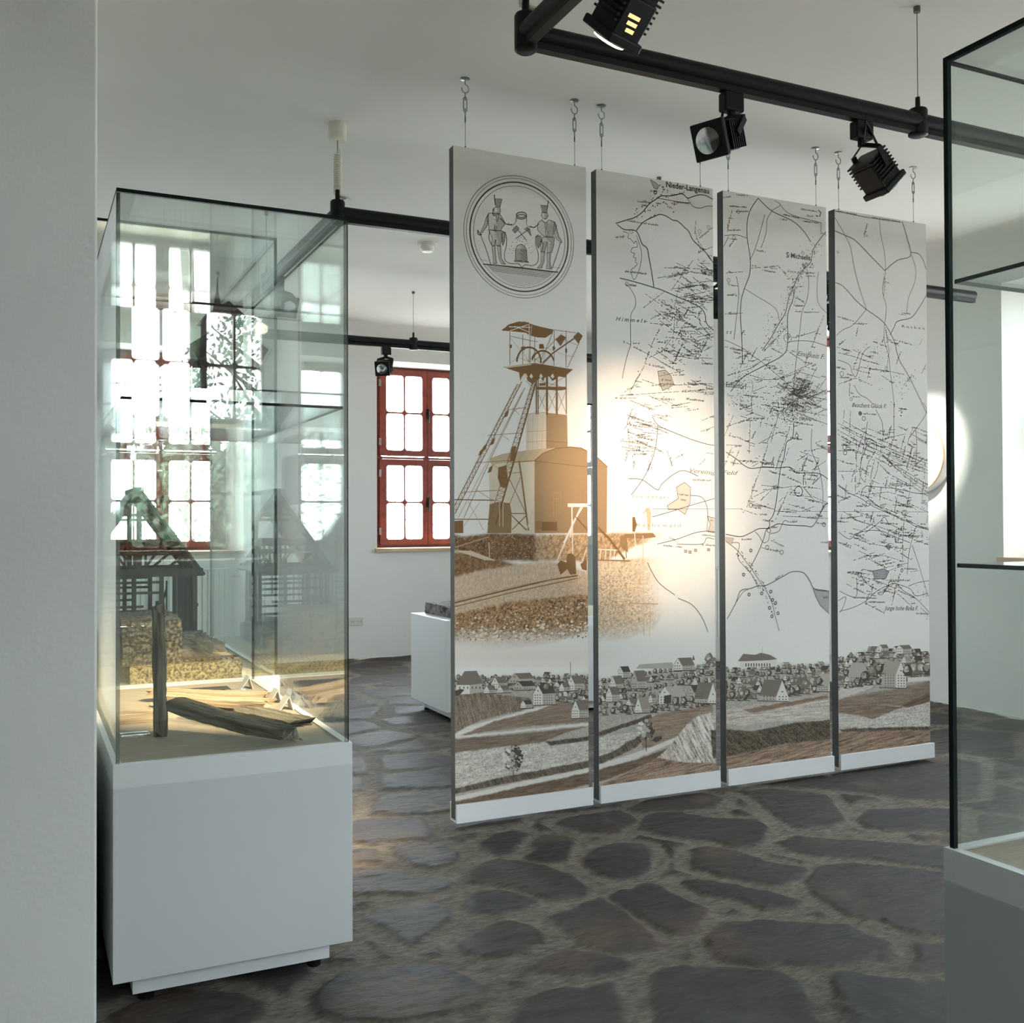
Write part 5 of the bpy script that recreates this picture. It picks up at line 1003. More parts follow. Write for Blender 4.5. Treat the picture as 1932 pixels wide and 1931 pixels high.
for r in ([(1060,680),(1130,740),(1240,790),(1330,850),(1480,920),(1620,980),(1710,1030),(1815,1050)],[(1290,690),(1400,700),(1550,715),(1700,750),(1810,750)],[(1290,690),(1260,720),(1245,780)],[(1060,1070),(1150,1130),(1210,1085),(1310,1060),(1420,1065),(1500,1100),(1650,1160)],[(1700,1030),(1660,1170),(1640,1280),(1630,1420)],[(1670,1180),(1720,1330),(1760,1460),(1800,1600)],[(1070,1730),(1200,1690),(1290,1640),(1380,1560),(1480,1510),(1540,1500),(1600,1560),(1700,1620),(1815,1740)],[(1640,1520),(1720,1490),(1815,1475)],[(1070,1560),(1150,1600),(1210,1600),(1210,1450)],[(1520,0),(1520,300)],[(1760,0),(1790,80),(1700,220),(1640,300)],[(1700,220),(1710,370),(1700,500)],[(1370,60),(1420,160),(1430,260)],[(1300,160),(1280,300),(1250,480),(1240,600),(1280,660)],[(1280,1080),(1400,990),(1440,950),(1480,1010)],[(1540,1500),(1650,1540),(1700,1600),(1800,1580)],[(1290,1640),(1320,1580)],[(1060,1640),(1120,1610),(1100,1690),(1070,1740)]): road(CL3, r, .0026)
line(T(CL3, [(560, 900), (1815, 905)]), .0012)
for dx, dy in ((0, 0), (18, 30), (-10, 55), (40, -20), (-30, 80)):
    veins(CL3, [[(1060 + dx, 170 + dy), (1280 + dx, 290 + dy), (1400 + dx, 340 + dy), (1600 + dx, 430 + dy), (1810, 510 + dy)]])
for dx, dy in ((0, 0), (20, 28), (50, 60), (-20, 90)): veins(CL3, [[(1400 + dx, 400 + dy), (1500 + dx, 500 + dy), (1700, 620 + dy), (1812, 690 + dy)]])
veins(CL3, [[(1300,790),(1450,900),(1600,960),(1810,1060)],[(1280,770),(1400,870),(1560,950)],[(1100,900),(1200,970),(1400,1030),(1600,1100),(1810,1180)],[(1210,310),(1210,460),(1200,740)],[(1440,220),(1380,560),(1300,800)],[(1680,520),(1640,800),(1600,1000),(1590,1300)],[(1360,470),(1320,650)],[(1590,1370),(1560,1450),(1500,1680)],[(1280,660),(1310,490),(1370,400)],[(1420,680),(1400,830)],[(1780,500),(1750,840)],[(1160,70),(1150,260)],[(1110,60),(1100,140)],[(1060,350),(1250,350),(1380,330)],[(1060,570),(1250,570),(1310,600)],[(1400,310),(1610,260)],[(1070,960),(1260,940)],[(1310,760),(1470,740),(1620,780)],[(1490,1500),(1430,1580)],[(1300,1165),(1450,1190),(1500,1200),(1650,1210)],[(1270,1270),(1450,1270),(1580,1310)],[(1280,1280),(1440,1360)],[(1380,1350),(1530,1320)],[(1450,1400),(1600,1350)],[(1130,1410),(1230,1420),(1300,1500)],[(1200,1420),(1440,1500),(1700,1620)],[(1280,1660),(1440,1740)],[(1300,1590),(1470,1560)],[(1480,1490),(1430,1580)],[(1400,1540),(1560,1590),(1680,1700)],[(1440,1170),(1480,1060),(1590,1040)],[(1530,1090),(1700,1110)],[(1540,1060),(1530,1160)],[(1700,1020),(1800,1040)],[(1700,1060),(1640,1100)],[(1060,400),(1200,390)],[(1330,1000),(1480,1120)],[(1240,740),(1060,820)],[(1810,1130),(1690,1160)],[(1740,1700),(1800,1750),(1790,1800)],[(1360,1450),(1330,1600)],[(1470,610),(1450,720)],[(1210,1090),(1330,1010)]])
pl = [(1340,1395),(1440,1375),(1480,1400),(1450,1460),(1360,1462)]; ink(T(CL3, pl), (.36, .36, .37), 3); line(T(CL3, pl), .0022, closed=True)
pl = [(1440,1190),(1475,1165),(1500,1195),(1480,1225)]; ink(T(CL3, pl), (.3, .3, .31), 3)
line(T(CL3, [(1285, 300), (1320, 295), (1375, 330), (1375, 390), (1330, 370), (1285, 340)]), .0028, closed=True); line(T(CL3, [(1520, 1085), (1560, 1080), (1560, 1140), (1530, 1150)]), .0028, closed=True)
for c, r in (((1270, 132), .011), ((1110, 370), .012), ((1115, 415), .011), ((1305, 835), .014), ((1490, 510), .012), ((1490, 1500), .013), ((1235, 1430), .011), ((1585, 1390), .009), ((1290, 1660), .006), ((1700, 640), .010), ((1300, 455), .005), ((1640, 830), .009), ((1240, 90), .010), ((1590, 1040), .010)): ring(CL3(*c), r, False, .0026)
ink(T(CL3, [(1228, 85), (1243, 72), (1256, 85), (1248, 102), (1234, 100)]), (.2, .2, .2), 4); dots(CL3, 1700, 1060, 40, 50, 20, .004); dots(CL3, 1360, 1460, 50, 40, 20, .004); dots(CL3, 1570, 80, 25, 25, 8, .006); dots(CL3, 1760, 1560, 40, 40, 12, .005)
for a, b in (((1260, 95), (1375, 105)), ((1380, 940), (1480, 945)), ((1410, 1000), (1550, 1010)), ((1550, 855), (1690, 860)), ((1210, 860), (1290, 865)), ((1130, 1410), (1255, 1415)), ((1600, 1380), (1710, 1385)), ((1180, 1620), (1380, 1625)), ((1310, 1655), (1445, 1658)), ((1705, 1750), (1800, 1755)), ((1490, 1475), (1650, 1478)), ((1130, 395), (1195, 398)), ((1510, 520), (1590, 525)), ((1085, 600), (1100, 640)), ((1700, 520), (1770, 460)), ((1570, 55), (1625, 60)), ((1740, 1010), (1780, 1012)), ((1565, 1110), (1680, 1105)), ((1450, 1110), (1520, 1120)), ((1530, 1160), (1590, 1165)), ((1410, 1095), (1490, 1110))): scribble(CL3(*a), CL3(*b), .0085)

# denser mesh of short veins and lettering in the mining districts
def thicket(k, x0, x1, y0, y1, n, angs):
    for _ in range(n):
        x = rnd.uniform(x0, x1); y = rnd.uniform(y0, y1); a = math.radians(rnd.choice(angs) + rnd.uniform(-6, 6)); l = rnd.uniform(50, 190)
        vein(k, (x - l / 2 * math.cos(a), y - l / 2 * math.sin(a)), (x + l / 2 * math.cos(a), y + l / 2 * math.sin(a)), None, .0021)
thicket(C7, 640, 940, 760, 1100, 26, (-12, 0, 25, 40)); thicket(C7, 540, 930, 1090, 1480, 40, (-10, 5, 25, 35, -60)); thicket(C7, 300, 930, 1560, 1900, 20, (-10, 0, 20)); thicket(CL2, 340, 640, 0, 330, 16, (15, 20, 5))
thicket(C8, 120, 960, 1380, 1900, 28, (-20, -10, 12, 30, -60)); thicket(CL3, 130, 960, 0, 560, 30, (-25, 15, 20, -70)); thicket(CL3, 420, 960, 560, 980, 16, (20, -50, 5))
thicket(CL3, 1070, 1800, 180, 720, 46, (22, 24, 26, -75)); thicket(CL3, 1070, 1800, 700, 1200, 40, (22, 20, 10, -78)); thicket(CL3, 1150, 1700, 1250, 1560, 16, (15, -15, 25)); thicket(C8, 1050, 1780, 1300, 1720, 14, (12, 18, -70))

# --- names on the map
letters('Nieder-Langenau', C7(605, 205), C7(918, 254), .026, 0, DK, .022)
letters('H i m m e l s-', C7(238, 1178), C7(470, 1196), .017, .35, DK, .01)
letters('Vereinig', CL2(865, 478), CL2(1075, 498), .019, .35, (.20, .17, .13)); letters('Feld', CL2(1128, 494), CL2(1252, 500), .019, .35, (.20, .17, .13))
letters('F r e i b e r g e r', CL2(400, 684), CL2(700, 692), .014, 0, (.34, .30, .24)); letters('R a t h s w a l d', CL2(432, 915), CL2(790, 922), .014, 0, (.34, .30, .24))
letters('S', C8(628, 640), C8(650, 643), .026, 0, DK, .016); letters('t', C8(652, 630), C8(660, 631), .014, 0, DK, .01); letters('Michaelis', C8(668, 643), C8(828, 665), .024, 0, DK, .016)
letters('Einigkeit F.', C8(718, 1452), C8(945, 1482), .022, .35, (.17, .15, .13)); letters('Erbisdorf', C8(130, 1712), C8(300, 1730), .024, 0, (.15, .13, .11), .005)
letters('s t', C8(130, 1270), C8(178, 1274), .017, .3); letters('F.', C8(258, 1280), C8(290, 1282), .021, .35); letters('BRAND', CL3(755, 146), CL3(840, 150), .015, 0, DK, .014)
letters('R o t h e n', C8(1585, 1220), C8(1772, 1238), .013, 0); letters('Beschert Glück F.', C8(1172, 1878), C8(1458, 1890), .021, .35); letters('Herzog Au.', CL3(1482, 690), CL3(1650, 692), .021, .35); letters('Zug', CL3(1284, 955), CL3(1340, 956), .022, 0)
letters('Kröner F.', CL3(1640, 1114), CL3(1762, 1118), .017, .35); letters('Junge hohe Birke F.', CL3(1440, 1718), CL3(1718, 1720), .022, .35)

# --- tones of the paper, the sepia ground and the engraved fields: one fine sheet of coloured facets per board
FIELDS = [  # photograph outline, colour, hatch strength, hatch direction (degrees), speckle
    ([(840,1316),(905,1306),(1000,1318),(1008,1338),(960,1346),(905,1360),(860,1385),(840,1390)], (.33,.285,.235), .55, 75, .5),
    ([(840,1400),(900,1366),(960,1350),(1010,1340),(1060,1322),(1130,1335),(1130,1362),(1000,1370),(900,1384)], (.36,.30,.245), .35, -8, .2),
    ([(840,1396),(880,1372),(1000,1338),(1040,1330),(1010,1342),(930,1362),(866,1390)], (.74,.72,.67), .10, 0, 0),
    ([(840,1392),(960,1380),(1110,1364),(1130,1368),(1000,1380),(840,1396)], (.74,.72,.67), .1, 0, 0),
    ([(840,1397),(1000,1383),(1108,1372),(1060,1386),(1016,1404),(940,1410),(840,1424)], (.30,.25,.205), .35, -8, .2),
    ([(840,1424),(1018,1402),(1108,1392),(1180,1362),(1225,1348),(1240,1352),(1205,1366),(1140,1390),(1180,1384),(1212,1382),(1200,1412),(1175,1415),(1110,1440),(1000,1465),(840,1498)], (.60,.575,.525), .32, -12, .55),
    ([(1028,1400),(1108,1390),(1185,1362),(1228,1348),(1232,1355),(1150,1384),(1108,1398),(1040,1408)], (.16,.14,.12), .5, 60, .5),
    ([(840,1492),(960,1464),(1108,1436),(1160,1416),(1212,1384),(1222,1386),(1200,1412),(1110,1452),(960,1478),(840,1502)], (.20,.175,.15), .6, 60, .5),
    ([(840,1508),(1000,1472),(1108,1450),(1200,1420),(1290,1386),(1300,1390),(1200,1432),(1110,1460),(960,1490),(840,1516)], (.74,.72,.67), .08, 0, 0),
    ([(840,1518),(960,1490),(1108,1458),(1200,1434),(1260,1412),(1250,1430),(1150,1470),(1000,1510),(840,1545)], (.24,.18,.14), .4, -10, .25),
    ([(1110,1540),(1110,1490),(1180,1460),(1240,1430),(1300,1440),(1400,1420),(1560,1390),(1600,1380),(1770,1370),(1770,1450),(1560,1480),(1300,1530)], (.42,.32,.25), .75, -14, .3),
    ([(1205,1370),(1240,1348),(1345,1330),(1345,1346),(1310,1358),(1290,1386),(1250,1400),(1225,1412),(1212,1410)], (.42,.34,.28), .4, -6, .2),
    ([(1240,1430),(1262,1412),(1285,1380),(1310,1354),(1346,1344),(1350,1440),(1300,1440)], (.62,.565,.51), .95, 62, .5),
    ([(1340,1346),(1450,1326),(1560,1312),(1600,1330),(1620,1380),(1560,1372),(1470,1360),(1400,1370),(1345,1362)], (.58,.535,.48), .45, -5, .3),
    ([(1400,1340),(1500,1322),(1560,1312),(1564,1318),(1480,1334),(1420,1346)], (.36,.27,.215), .4, -6, .2),
    ([(1340,1378),(1370,1376),(1420,1380),(1500,1364),(1570,1358),(1570,1395),(1480,1404),(1400,1422),(1345,1432)], (.165,.145,.11), .6, 40, 1.0),
    ([(1580,1320),(1640,1308),(1690,1300),(1758,1284),(1770,1280),(1770,1322),(1712,1332),(1650,1330),(1583,1326)], (.36,.31,.265), .35, -4, .25),
    ([(1580,1300),(1625,1290),(1660,1286),(1640,1300),(1583,1320)], (.62,.59,.54), .25, -20, .2),
    ([(1580,1324),(1650,1330),(1706,1334),(1668,1352),(1640,1366),(1610,1376),(1583,1372)], (.34,.265,.215), .45, -6, .3),
    ([(1700,1332),(1770,1300),(1770,1316),(1716,1338)], (.23,.165,.13), .4, -20, .2),
    ([(1580,1346),(1620,1350),(1650,1358),(1610,1374),(1583,1372)], (.60,.575,.53), .3, 0, .3),
    ([(1612,1372),(1690,1340),(1770,1322),(1770,1372),(1700,1374),(1630,1376)], (.60,.575,.535), .28, -12, .55),
    ([(1583,1376),(1700,1372),(1770,1370),(1770,1378),(1700,1378),(1590,1382)], (.17,.15,.125), .7, 70, .5)]
SEPIA = [  # outline in photograph points, colour, speckle
    ([(840,1008),(880,1012),(930,1006),(1010,1008),(1015,1060),(985,1058),(930,1058),(840,1034)], (.25,.15,.075), .9),
    ([(1010,1010),(1250,1004),(1262,1012),(1200,1030),(1140,1060),(1010,1058)], (.52,.37,.22), .8),
    ([(840,1040),(900,1046),(985,1068),(960,1080),(900,1085),(840,1100)], (.29,.175,.09), .8),
    ([(840,1094),(900,1078),(985,1064),(1040,1060),(1110,1080),(1110,1090),(1010,1108),(840,1150)], (.70,.57,.43), .3),
    ([(840,1150),(1090,1088),(1112,1086),(1112,1130),(1000,1150),(840,1170)], (.68,.55,.40), .35),
    ([(840,1164),(900,1150),(960,1136),(1112,1122),(1112,1190),(1040,1214),(900,1235),(840,1240)], (.43,.275,.15), 1.2),
    ([(1110,1070),(1190,1068),(1200,1100),(1170,1140),(1150,1170),(1110,1200)], (.52,.385,.21), 1.1),
    ([(1110,1060),(1260,1050),(1262,1140),(1235,1186),(1180,1206),(1110,1216)], (.72,.61,.45), .6)]
def sheet_colours(px, py):
    n = len(px); c = np.empty((n, 3)); c[:] = (.80, .785, .745)
    c *= (1 - .03 * (fbm(px * .9, py * .9, 2) - .5))[:, None]
    wx = px + 3.0 * (fbm(px * .11, py * .11, 31) - .5); wy = py + 3.0 * (fbm(px * .11, py * .11, 37) - .5)
    # sepia photograph, fading out below and to the right
    sky = np.exp(-((px - 1080) / 190) ** 2) * sstep(600, 980, py) * (1 - sstep(1150, 1240, py)); c = c * (1 - (sky * .25)[:, None]) + np.array([.72, .635, .50]) * (sky * .25)[:, None]
    near = (py > 985) & (py < 1260) & (px < 1300); s = np.where(near)[0]
    fade = (1 - sstep(1175, 1232, wy[s] + .10 * np.maximum(wx[s] - 1100, 0) + 14 * (fbm(px[s] * .04, py[s] * .04, 41) - .5))) * (1 - sstep(1195, 1262, wx[s] + 22 * (fbm(px[s] * .05, py[s] * .05, 43) - .5)))
    for poly, col, sp_ in SEPIA:
        m_ = sstep(-3, 3, poly_sd(wx[s], wy[s], poly)) * fade; g = fbm(px[s] * .30, py[s] * .30, 51) - .5; g2 = vnoise(px[s] * .55, py[s] * .55, 53) - .5
        cc = (np.array(col) * np.array([.86, .80, .76]))[None, :] * (1 + sp_ * (1.5 * g + 1.1 * g2))[:, None]; c[s] = c[s] * (1 - m_[:, None]) + np.clip(cc, .05, .8) * m_[:, None]
    halo = np.exp(-((py[s] - 1238) / 22) ** 2) * (1 - sstep(1080, 1200, px[s])) * .35; c[s] = c[s] * (1 - halo[:, None]) + np.array([.70, .55, .45]) * halo[:, None]
    # engraving: town band, then the fields
    hz = np.interp(px, [a for a, b in HOR], [b for a, b in HOR]); band = sstep(-12, 4, py - hz + 8 * (fbm(px * .08, py * .08, 61) - .5)); c = c * (1 - band[:, None]) + (np.array([.43, .405, .36]) * (1 + .7 * (fbm(px * .45, py * .45, 63) - .5))[:, None]) * band[:, None]
    low = np.where(py > 1270)[0]
    for poly, col, ht, ang, spk in FIELDS:
        m_ = sstep(-1.6, 1.6, poly_sd(wx[low], wy[low], poly)); a = math.radians(ang); u = px[low] * math.cos(a) + py[low] * math.sin(a); v = -px[low] * math.sin(a) + py[low] * math.cos(a)
        g = fbm(u * .055, v * .62, 71, 3) - .5; g2 = vnoise(px[low] * .5, py[low] * .5, 73) - .5
        cc = (np.array(col) * (np.array([.74, .68, .62]) if col[0] < .5 else np.array([.95, .94, .92])))[None, :] * (1 + ht * 2.4 * g + spk * 1.1 * g2)[:, None]; c[low] = c[low] * (1 - m_[:, None]) + np.clip(cc, .04, .80) * m_[:, None]
    return c
PM = bpy.data.materials.new('printed_canvas'); PM.use_nodes = True; nt = PM.node_tree; N = nt.nodes; L = nt.links; b = N['Principled BSDF']; b.inputs['Roughness'].default_value = .75; b.inputs['Specular IOR Level'].default_value = .25
at = N.new('ShaderNodeAttribute'); at.attribute_name = 'ink'; tc = N.new('ShaderNodeTexCoord'); nz = N.new('ShaderNodeTexNoise'); nz.inputs['Scale'].default_value = 420; nz.inputs['Detail'].default_value = 3; L.new(tc.outputs['Object'], nz.inputs['Vector'])
mr = N.new('ShaderNodeMapRange'); mr.inputs['From Min'].default_value = .3; mr.inputs['From Max'].default_value = .7; mr.inputs['To Min'].default_value = .93; mr.inputs['To Max'].default_value = 1.07; L.new(nz.outputs['Fac'], mr.inputs['Value'])
vm = N.new('ShaderNodeVectorMath'); vm.operation = 'SCALE'; L.new(at.outputs['Color'], vm.inputs[0]); L.new(mr.outputs[0], vm.inputs['Scale']); L.new(vm.outputs[0], b.inputs['Base Color'])
def to_px(X, Zc):
    """board point -> photograph point (the measured picture's own coordinates)"""
    v = np.stack([X, np.full_like(X, YP), Zc - CAM_H], 1); a = np.array(rgt); u = np.array(upv); d = np.array(dep)
    w_ = v @ d; return 966 + F_PX * (v @ a) / w_, 965.5 - F_PX * (v @ u) / w_
for i, t in enumerate(panels):
    a, bb = PX[i]; gx = np.linspace(a, bb, 212); gz = np.concatenate([np.arange(ZLO - .02, .98, .0027), np.arange(.98, ZTOP, .007), [ZTOP]])
    X, Zc = np.meshgrid(gx, gz); X = X.ravel(); Zc = Zc.ravel(); px, py = to_px(X, Zc)
    me = grid_mesh('print', X - t.location.x, np.full_like(X, YP - .0004 - t.location.y), Zc - t.location.z, len(gx), len(gz)); vcol(me, 'ink', sheet_colours(px, py)); me.materials.append(PM)
    link(bpy.data.objects.new('print', me), t)
    V, F, C = INK[i]; me = bpy.data.meshes.new('drawing'); me.from_pydata([(x - t.location.x, y - t.location.y, z - t.location.z) for x, y, z in V], [], F)
    ca = me.attributes.new('ink', 'FLOAT_COLOR', 'CORNER'); cc = np.ones((len(me.loops), 4), np.float32); k = 0
    for f, c in zip(F, C): cc[k:k + len(f), :3] = c; k += len(f)
    ca.data.foreach_set('color', cc.ravel()); me.materials.append(PM); link(bpy.data.objects.new('drawing', me), t)

# ------------------------------------------------------------------ black lighting rails hung from the ceiling
ZT = 2.70
def rail(label, runs, corners, hangers):
    c0 = corners[0] if corners else runs[0][0]
    t = thing('lighting_rail', label, 'lighting rail', (c0[0], c0[1], ZT), 'black lighting rails')
    for a, b in runs:
        p = Vector((a[0], a[1], ZT)); q = Vector((b[0], b[1], ZT)); m = MB(); m.tube([p, q], .030, 18); m.build('rail_tube', BLACK, t, smooth=True)
        m = MB(); dz = Vector((0, 0, -.033)); m.bar(p + dz, q + dz, .030, .024, (0, 0, 1)); m.build('current_track', BLACK, t)
    for x, y in corners:
        m = MB(); m.lathe([(.026, -.058), (.034, -.052), (.034, .048), (.030, .055), (.011, .056), (.011, .105)], (x, y, ZT), n=22); m.build('corner_connector', BLACK, t, smooth=True)
    for x, y in hangers:
        m = MB(); m.lathe([(.028, -.052), (.034, -.048), (.034, .040), (.030, .046), (.009, .047), (.008, .090)], (x, y, ZT), n=20); m.build('hanger_clamp', BLACK, t, smooth=True)
    for x, y in corners + hangers:
        m = MB(); m.tube([(x, y, ZT + .09), (x, y, CEIL)], .0016, 6); m.lathe([(.012, CEIL - ZT - .02), (.012, CEIL - ZT)], (x, y, ZT), n=12); m.build('suspension_wire', WIREM, t)
    return t
R1, R2 = (1.338, 2.705), (1.318, 4.645)
rail('black tube lighting rail with a corner, hanging nearest the camera', [(R1, (5.5, 2.715)), (R1, (1.338, -.6))], [R1], [(2.925, 2.712), (4.6, 2.712), (1.338, .9)])
rail('black tube lighting rail running far back behind the panels, seen above the left case', [(R2, (5.5, 4.66)), (R2, (1.300, 7.78)), ((1.300, 7.78), (5.5, 7.78))], [R2, (1.300, 7.78)], [(2.83, 7.78), (1.309, 6.15), (3.1, 4.65), (4.6, 7.78)])

def spotlight(label, P, along, aim, lit=False, drop=0.215, watts=0, cone=40, blend=.6, lamp_col=(1.0, .75, .48)):
    """square ribbed spotlight in a yoke below the rail point P"""
    P = Vector((P[0], P[1], ZT)); aim = Vector(aim).normalized(); al = Vector(along)
    t = thing('track_spotlight', label, 'spotlight', (P.x, P.y, ZT - .046), 'black spotlights on the lighting rails')
    m = MB(); m.bar(P + Vector((0, 0, -.077)) - al * .038, P + Vector((0, 0, -.077)) + al * .038, .042, .062, (0, 0, 1)); m.build('adapter', BLACK, t, bevel=.006)
    side = aim.cross(Vector((0, 0, 1))).normalized(); upd = side.cross(aim).normalized()
    ah = Vector((aim.x, aim.y, 0)) * .09; C = P + Vector((0, 0, -drop)) + ah
    m = MB(); top = P + Vector((0, 0, -.108)); m.lathe([(.014, 0), (.014, -.022)], top, n=12)
    for s in (-1, 1):
        a = top + Vector((0, 0, -.014)); b = a + side * (.062 * s) + Vector((0, 0, -.025)) + ah * .3; c = C + side * (.064 * s) - aim * .01
        m.bar(a - side * .008 * s, b, .020, .005, tuple(aim)); m.bar(b, c, .022, .006, tuple(side))
    m.build('yoke', BLACK, t)
    R = Matrix((side, upd, aim)).transposed().to_4x4(); R.translation = C
    m = MB(); m.obox(R @ Matrix.Translation((0, 0, .008)), .096, .096, .104)
    m.obox(R @ Matrix.Translation((0, 0, .056)), .116, .116, .022); m.build('housing', BLACK, t, bevel=.004)
    m = MB()
    for k in range(7):
        m.obox(R @ Matrix.Translation((0, 0, -.062 + k * .0135)), .118, .090, .0055); 
    m.obox(R @ Matrix.Translation((0, 0, -.05)), .085, .085, .03)
    m.build('cooling_fins', BLACK, t)
    rc = MB(); rc.lathe([(.045, 0.0005), (.045, .004), (.041, .006)], C + aim * .0665, tuple(aim), 28); rc.build('lens_ring', BLACK, t, smooth=True)
    ln = MB(); ln.lathe([(.041, .0), (.041, .0075), (.030, .0105), (.012, .012)], C + aim * .0675, tuple(aim), 28); ln.build('lens', GLOW if lit else REFL, t, smooth=True)
    if lit:
        vt = MB()
        for k in range(3): vt.obox(R @ Matrix.Translation((-.008 + k * .004, -.0484, -.004 + k * .016)), .040 - k * .006, .0012, .009)
        vt.build('glowing_vent', VENT, t)
    cd = MB(); s0 = top + side * .012
    cd.tube([s0, s0 + side * .03 + upd * .02 - aim * .05, C + upd * .075 - aim * .06, C + upd * .046 - aim * .035], .0045, 8); cd.build('power_cord', BLACK, t, smooth=True)
    if watts:
        spot('lamp_light', C + aim * .095, C + aim, watts, cone, blend, lamp_col).parent = None
    return t
X_, Y_ = (1, 0, 0), (0, 1, 0)
spotlight('lit black spotlight at the top edge of the photo, shining down into the left case', (1.338, 2.065), Y_, (-.58, 1.80, -1.97), True, .205, 430, 35, .9)
spotlight('unlit black spotlight with a silver lens facing the camera, on the nearest rail', (2.09, 2.71), X_, (-.834, -.356, -.36))
spotlight('black ribbed spotlight seen from the side, pointing down to the right on the nearest rail', (2.655, 2.712), X_, (.69, -.02, -.70))
spotlight('lit black spotlight outside the photo that throws the warm pool onto the second panel', (1.338, 1.25), Y_, (1.22, 2.70, -1.09), True, .215, 195, 25, 1.0, (1.0, .76, .54))
spotlight('black spotlight on the far rail in front of the red window', (2.60, 7.78), X_, (-.45, -.75, -.35))
spotlight('grey-looking spotlight seen through the left glass case, below the receding rail', (1.308, 5.80), Y_, (.1, -.8, -.45))
spotlight('black spotlight glimpsed in the gap between the second and third panels', (3.50, 4.655), X_, (.2, .8, -.9))
spotlight('black spotlight glimpsed in the gap between the third and fourth panels', (4.30, 4.658), X_, (1.42, .66, -.80), True, .215, 120, 34, .9, (1, .93, .84))

# ------------------------------------------------------------------ coiled supply cables with ceiling cups
def coil(label, x, y):
    t = thing('coiled_cable', label, 'cable', (x, y, CEIL), 'cream coiled lamp cables')
    m = MB(); m.lathe([(.040, 0), (.042, .004), (.042, .075), (.036, .082)], (x, y, CEIL), (0, 0, -1), 26); m.build('ceiling_cup', CREAM, t, smooth=True)
    m = MB(); n = 330; pts = []
    for i in range(n + 1):
        u = i / n; z = CEIL - .14 - u * .235; bend = max(0, u - .80) / .2
        cx = x + bend * bend * .045; zz = z + bend * .03
        a = 2 * PI * 22 * u; pts.append((cx + .0155 * math.cos(a), y + .0155 * math.sin(a), zz))
    m.tube(pts, .0048, 6); m.build('coil', CREAM, t, smooth=True)
    m = MB(); m.tube([(x, y, CEIL - .08), (x + .004, y, CEIL - .11), (x + .015, y, CEIL - .14)], .003, 6); m.build('cable_tail', CREAM, t)
coil('cream coiled cable rising to a round ceiling cup above the left glass case', R2[0] + .004, R2[1] + .012)
coil('cream coiled cable above the rail corner nearest the camera, at the top edge', R1[0] + .004, R1[1] + .012)

# ------------------------------------------------------------------ wires with hooks and turnbuckles that carry the panels
names = ['first', 'second', 'third', 'fourth']
for i, x in enumerate((1.673, 2.196, 2.334, 2.869, 3.031, 3.569, 3.717, 4.231)):
    y = 3.958
    t = thing('hanging_wire', 'thin hooked hanging wire at the %s top of the %s panel from the left' % (('left', 'right')[i % 2], names[i // 2]), 'wire', (x, y, CEIL), 'wires carrying the panels')
    m = MB(); m.lathe([(.020, 0), (.020, .003), (.006, .006)], (x, y, CEIL), (0, 0, -1), 16); m.build('ceiling_plate', STEEL, t)
    m = MB(); hk = [(x, y, CEIL - .004), (x, y, CEIL - .022)] + [(x - .012 + .016 * math.cos(a) + .012, y, CEIL - .042 + .018 * math.sin(a)) for a in [PI / 2 - k * PI * 1.55 / 12 for k in range(13)]]
    m.tube(hk, .0024, 7); m.build('hook', STEEL, t, smooth=True)
    tb = CEIL - .062; m = MB()
    for s in (-1, 1): m.tube([(x, y, tb - .012), (x + s * .0075, y, tb - .022), (x + s * .0075, y, tb - .072), (x, y, tb - .082)], .0024, 6)
    m.tube([(x, y, tb), (x, y, tb - .030)], .003, 6); m.tube([(x, y, tb - .064), (x, y, tb - .100)], .003, 6); m.build('turnbuckle', STEEL, t, smooth=True)
    m = MB(); m.tube([(x, y, tb - .098), (x, y, 2.8205)], .0011, 6); m.tube([(x, y, tb - .10), (x, y, tb - .122)], .003, 6); m.tube([(x, y, 2.8205), (x, y, 2.835)], .0035, 8); m.build('wire', WIREM, t)

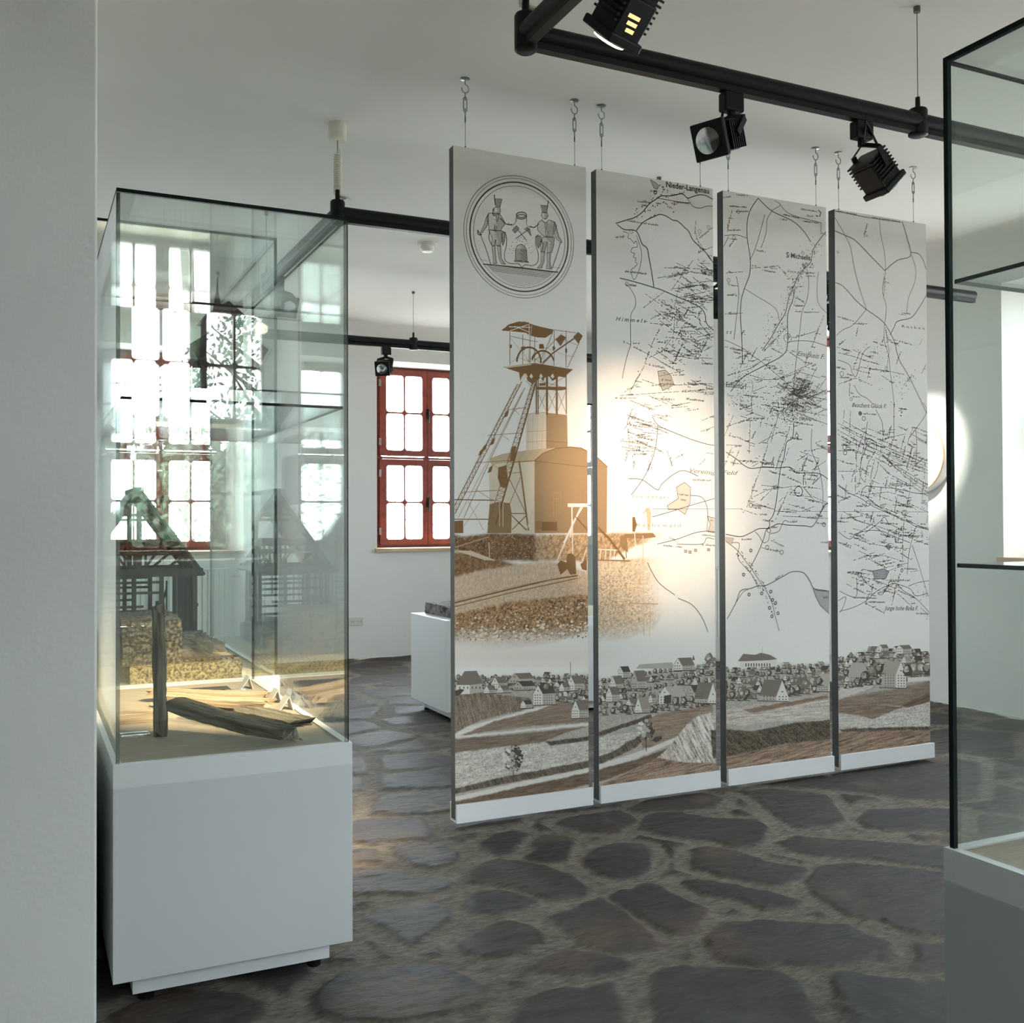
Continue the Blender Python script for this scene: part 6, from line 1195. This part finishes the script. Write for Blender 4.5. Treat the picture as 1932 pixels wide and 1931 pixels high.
# ------------------------------------------------------------------ trees outside the windows (also mirrored in the case glass)
def tree(label, x, y, z0, z1, r, n, seed, size=.11):
    t = thing('garden_tree', label, 'tree', (x, y, -.4), 'trees outside the windows'); rs = random.Random(seed)
    m = MB(); m.tube([(x, y, -.4), (x + .05, y, z0), (x, y, z1 - .3)], [.10, .07, .02], 10)
    for k in range(7):
        zz = z0 + (z1 - z0) * k / 8; a = rs.uniform(0, 6.28); m.tube([(x, y, zz), (x + r * .8 * math.cos(a), y + r * .8 * math.sin(a), zz + .5)], [.03, .006], 6)
    m.build('trunk', BARK, t, smooth=True)
    m = MB(); cl = [(rs.gauss(0, .5) * r, rs.gauss(0, .5) * r, rs.uniform(z0, z1)) for _ in range(26)]
    for k in range(n):
        c = rs.choice(cl); p = Vector((x + c[0] + rs.gauss(0, .16) * r, y + c[1] + rs.gauss(0, .16) * r, c[2] + rs.gauss(0, .17)))
        a = Vector((rs.gauss(0, 1), rs.gauss(0, 1), rs.gauss(0, 1))).normalized(); b = a.orthogonal().normalized(); s = size * rs.uniform(.6, 1.2)
        m.add([p - a * s * .5, p + b * s * .25, p + a * s * .5, p - b * s * .25], [(0, 1, 2, 3)])
    m.build('foliage', LEAF, t)
tree('leafy tree outside behind the camera, mirrored in the left case glass', 2.20, -4.75, 1.7, 3.9, .80, 3000, 3, .08)
tree('green tree outside the far window seen through the left case', 2.0, 14.5, 1.0, 2.6, 1.0, 1500, 4)
tree('green tree outside the red-framed window in the far wall', 6.6, 16.5, .6, 2.2, .9, 1200, 5)

t = thing('garden_hedge', 'tall dark hedge outside behind the camera, mirrored in the left case glass', 'hedge', (1.8, -6.2, -.4)); rs = random.Random(12)
m = MB()
for k in range(14): xx = -3.5 + k * .82; m.tube([(xx, -6.3, -.4), (xx + .1, -6.3, 1.0), (xx, -6.35, 2.0)], [.05, .035, .012], 6)
m.build('hedge_stems', BARK, t)
m = MB(); m.box(-4, 8, -6.5, -6.42, -.4, 2.1); m.build('hedge_core', LEAF, t)
m = MB()
for k in range(24000):
    p = Vector((rs.uniform(-4, 8), -6.3 + rs.gauss(0, .28), rs.uniform(-.4, 2.25 + .22 * math.sin(k)))); a = Vector((rs.gauss(0, 1), rs.gauss(0, 1), rs.gauss(0, 1))).normalized(); b = a.orthogonal().normalized(); s = rs.uniform(.10, .2)
    m.add([p - a * s * .5, p + b * s * .3, p + a * s * .5, p - b * s * .3], [(0, 1, 2, 3)])
m.build('foliage', LEAF, t)
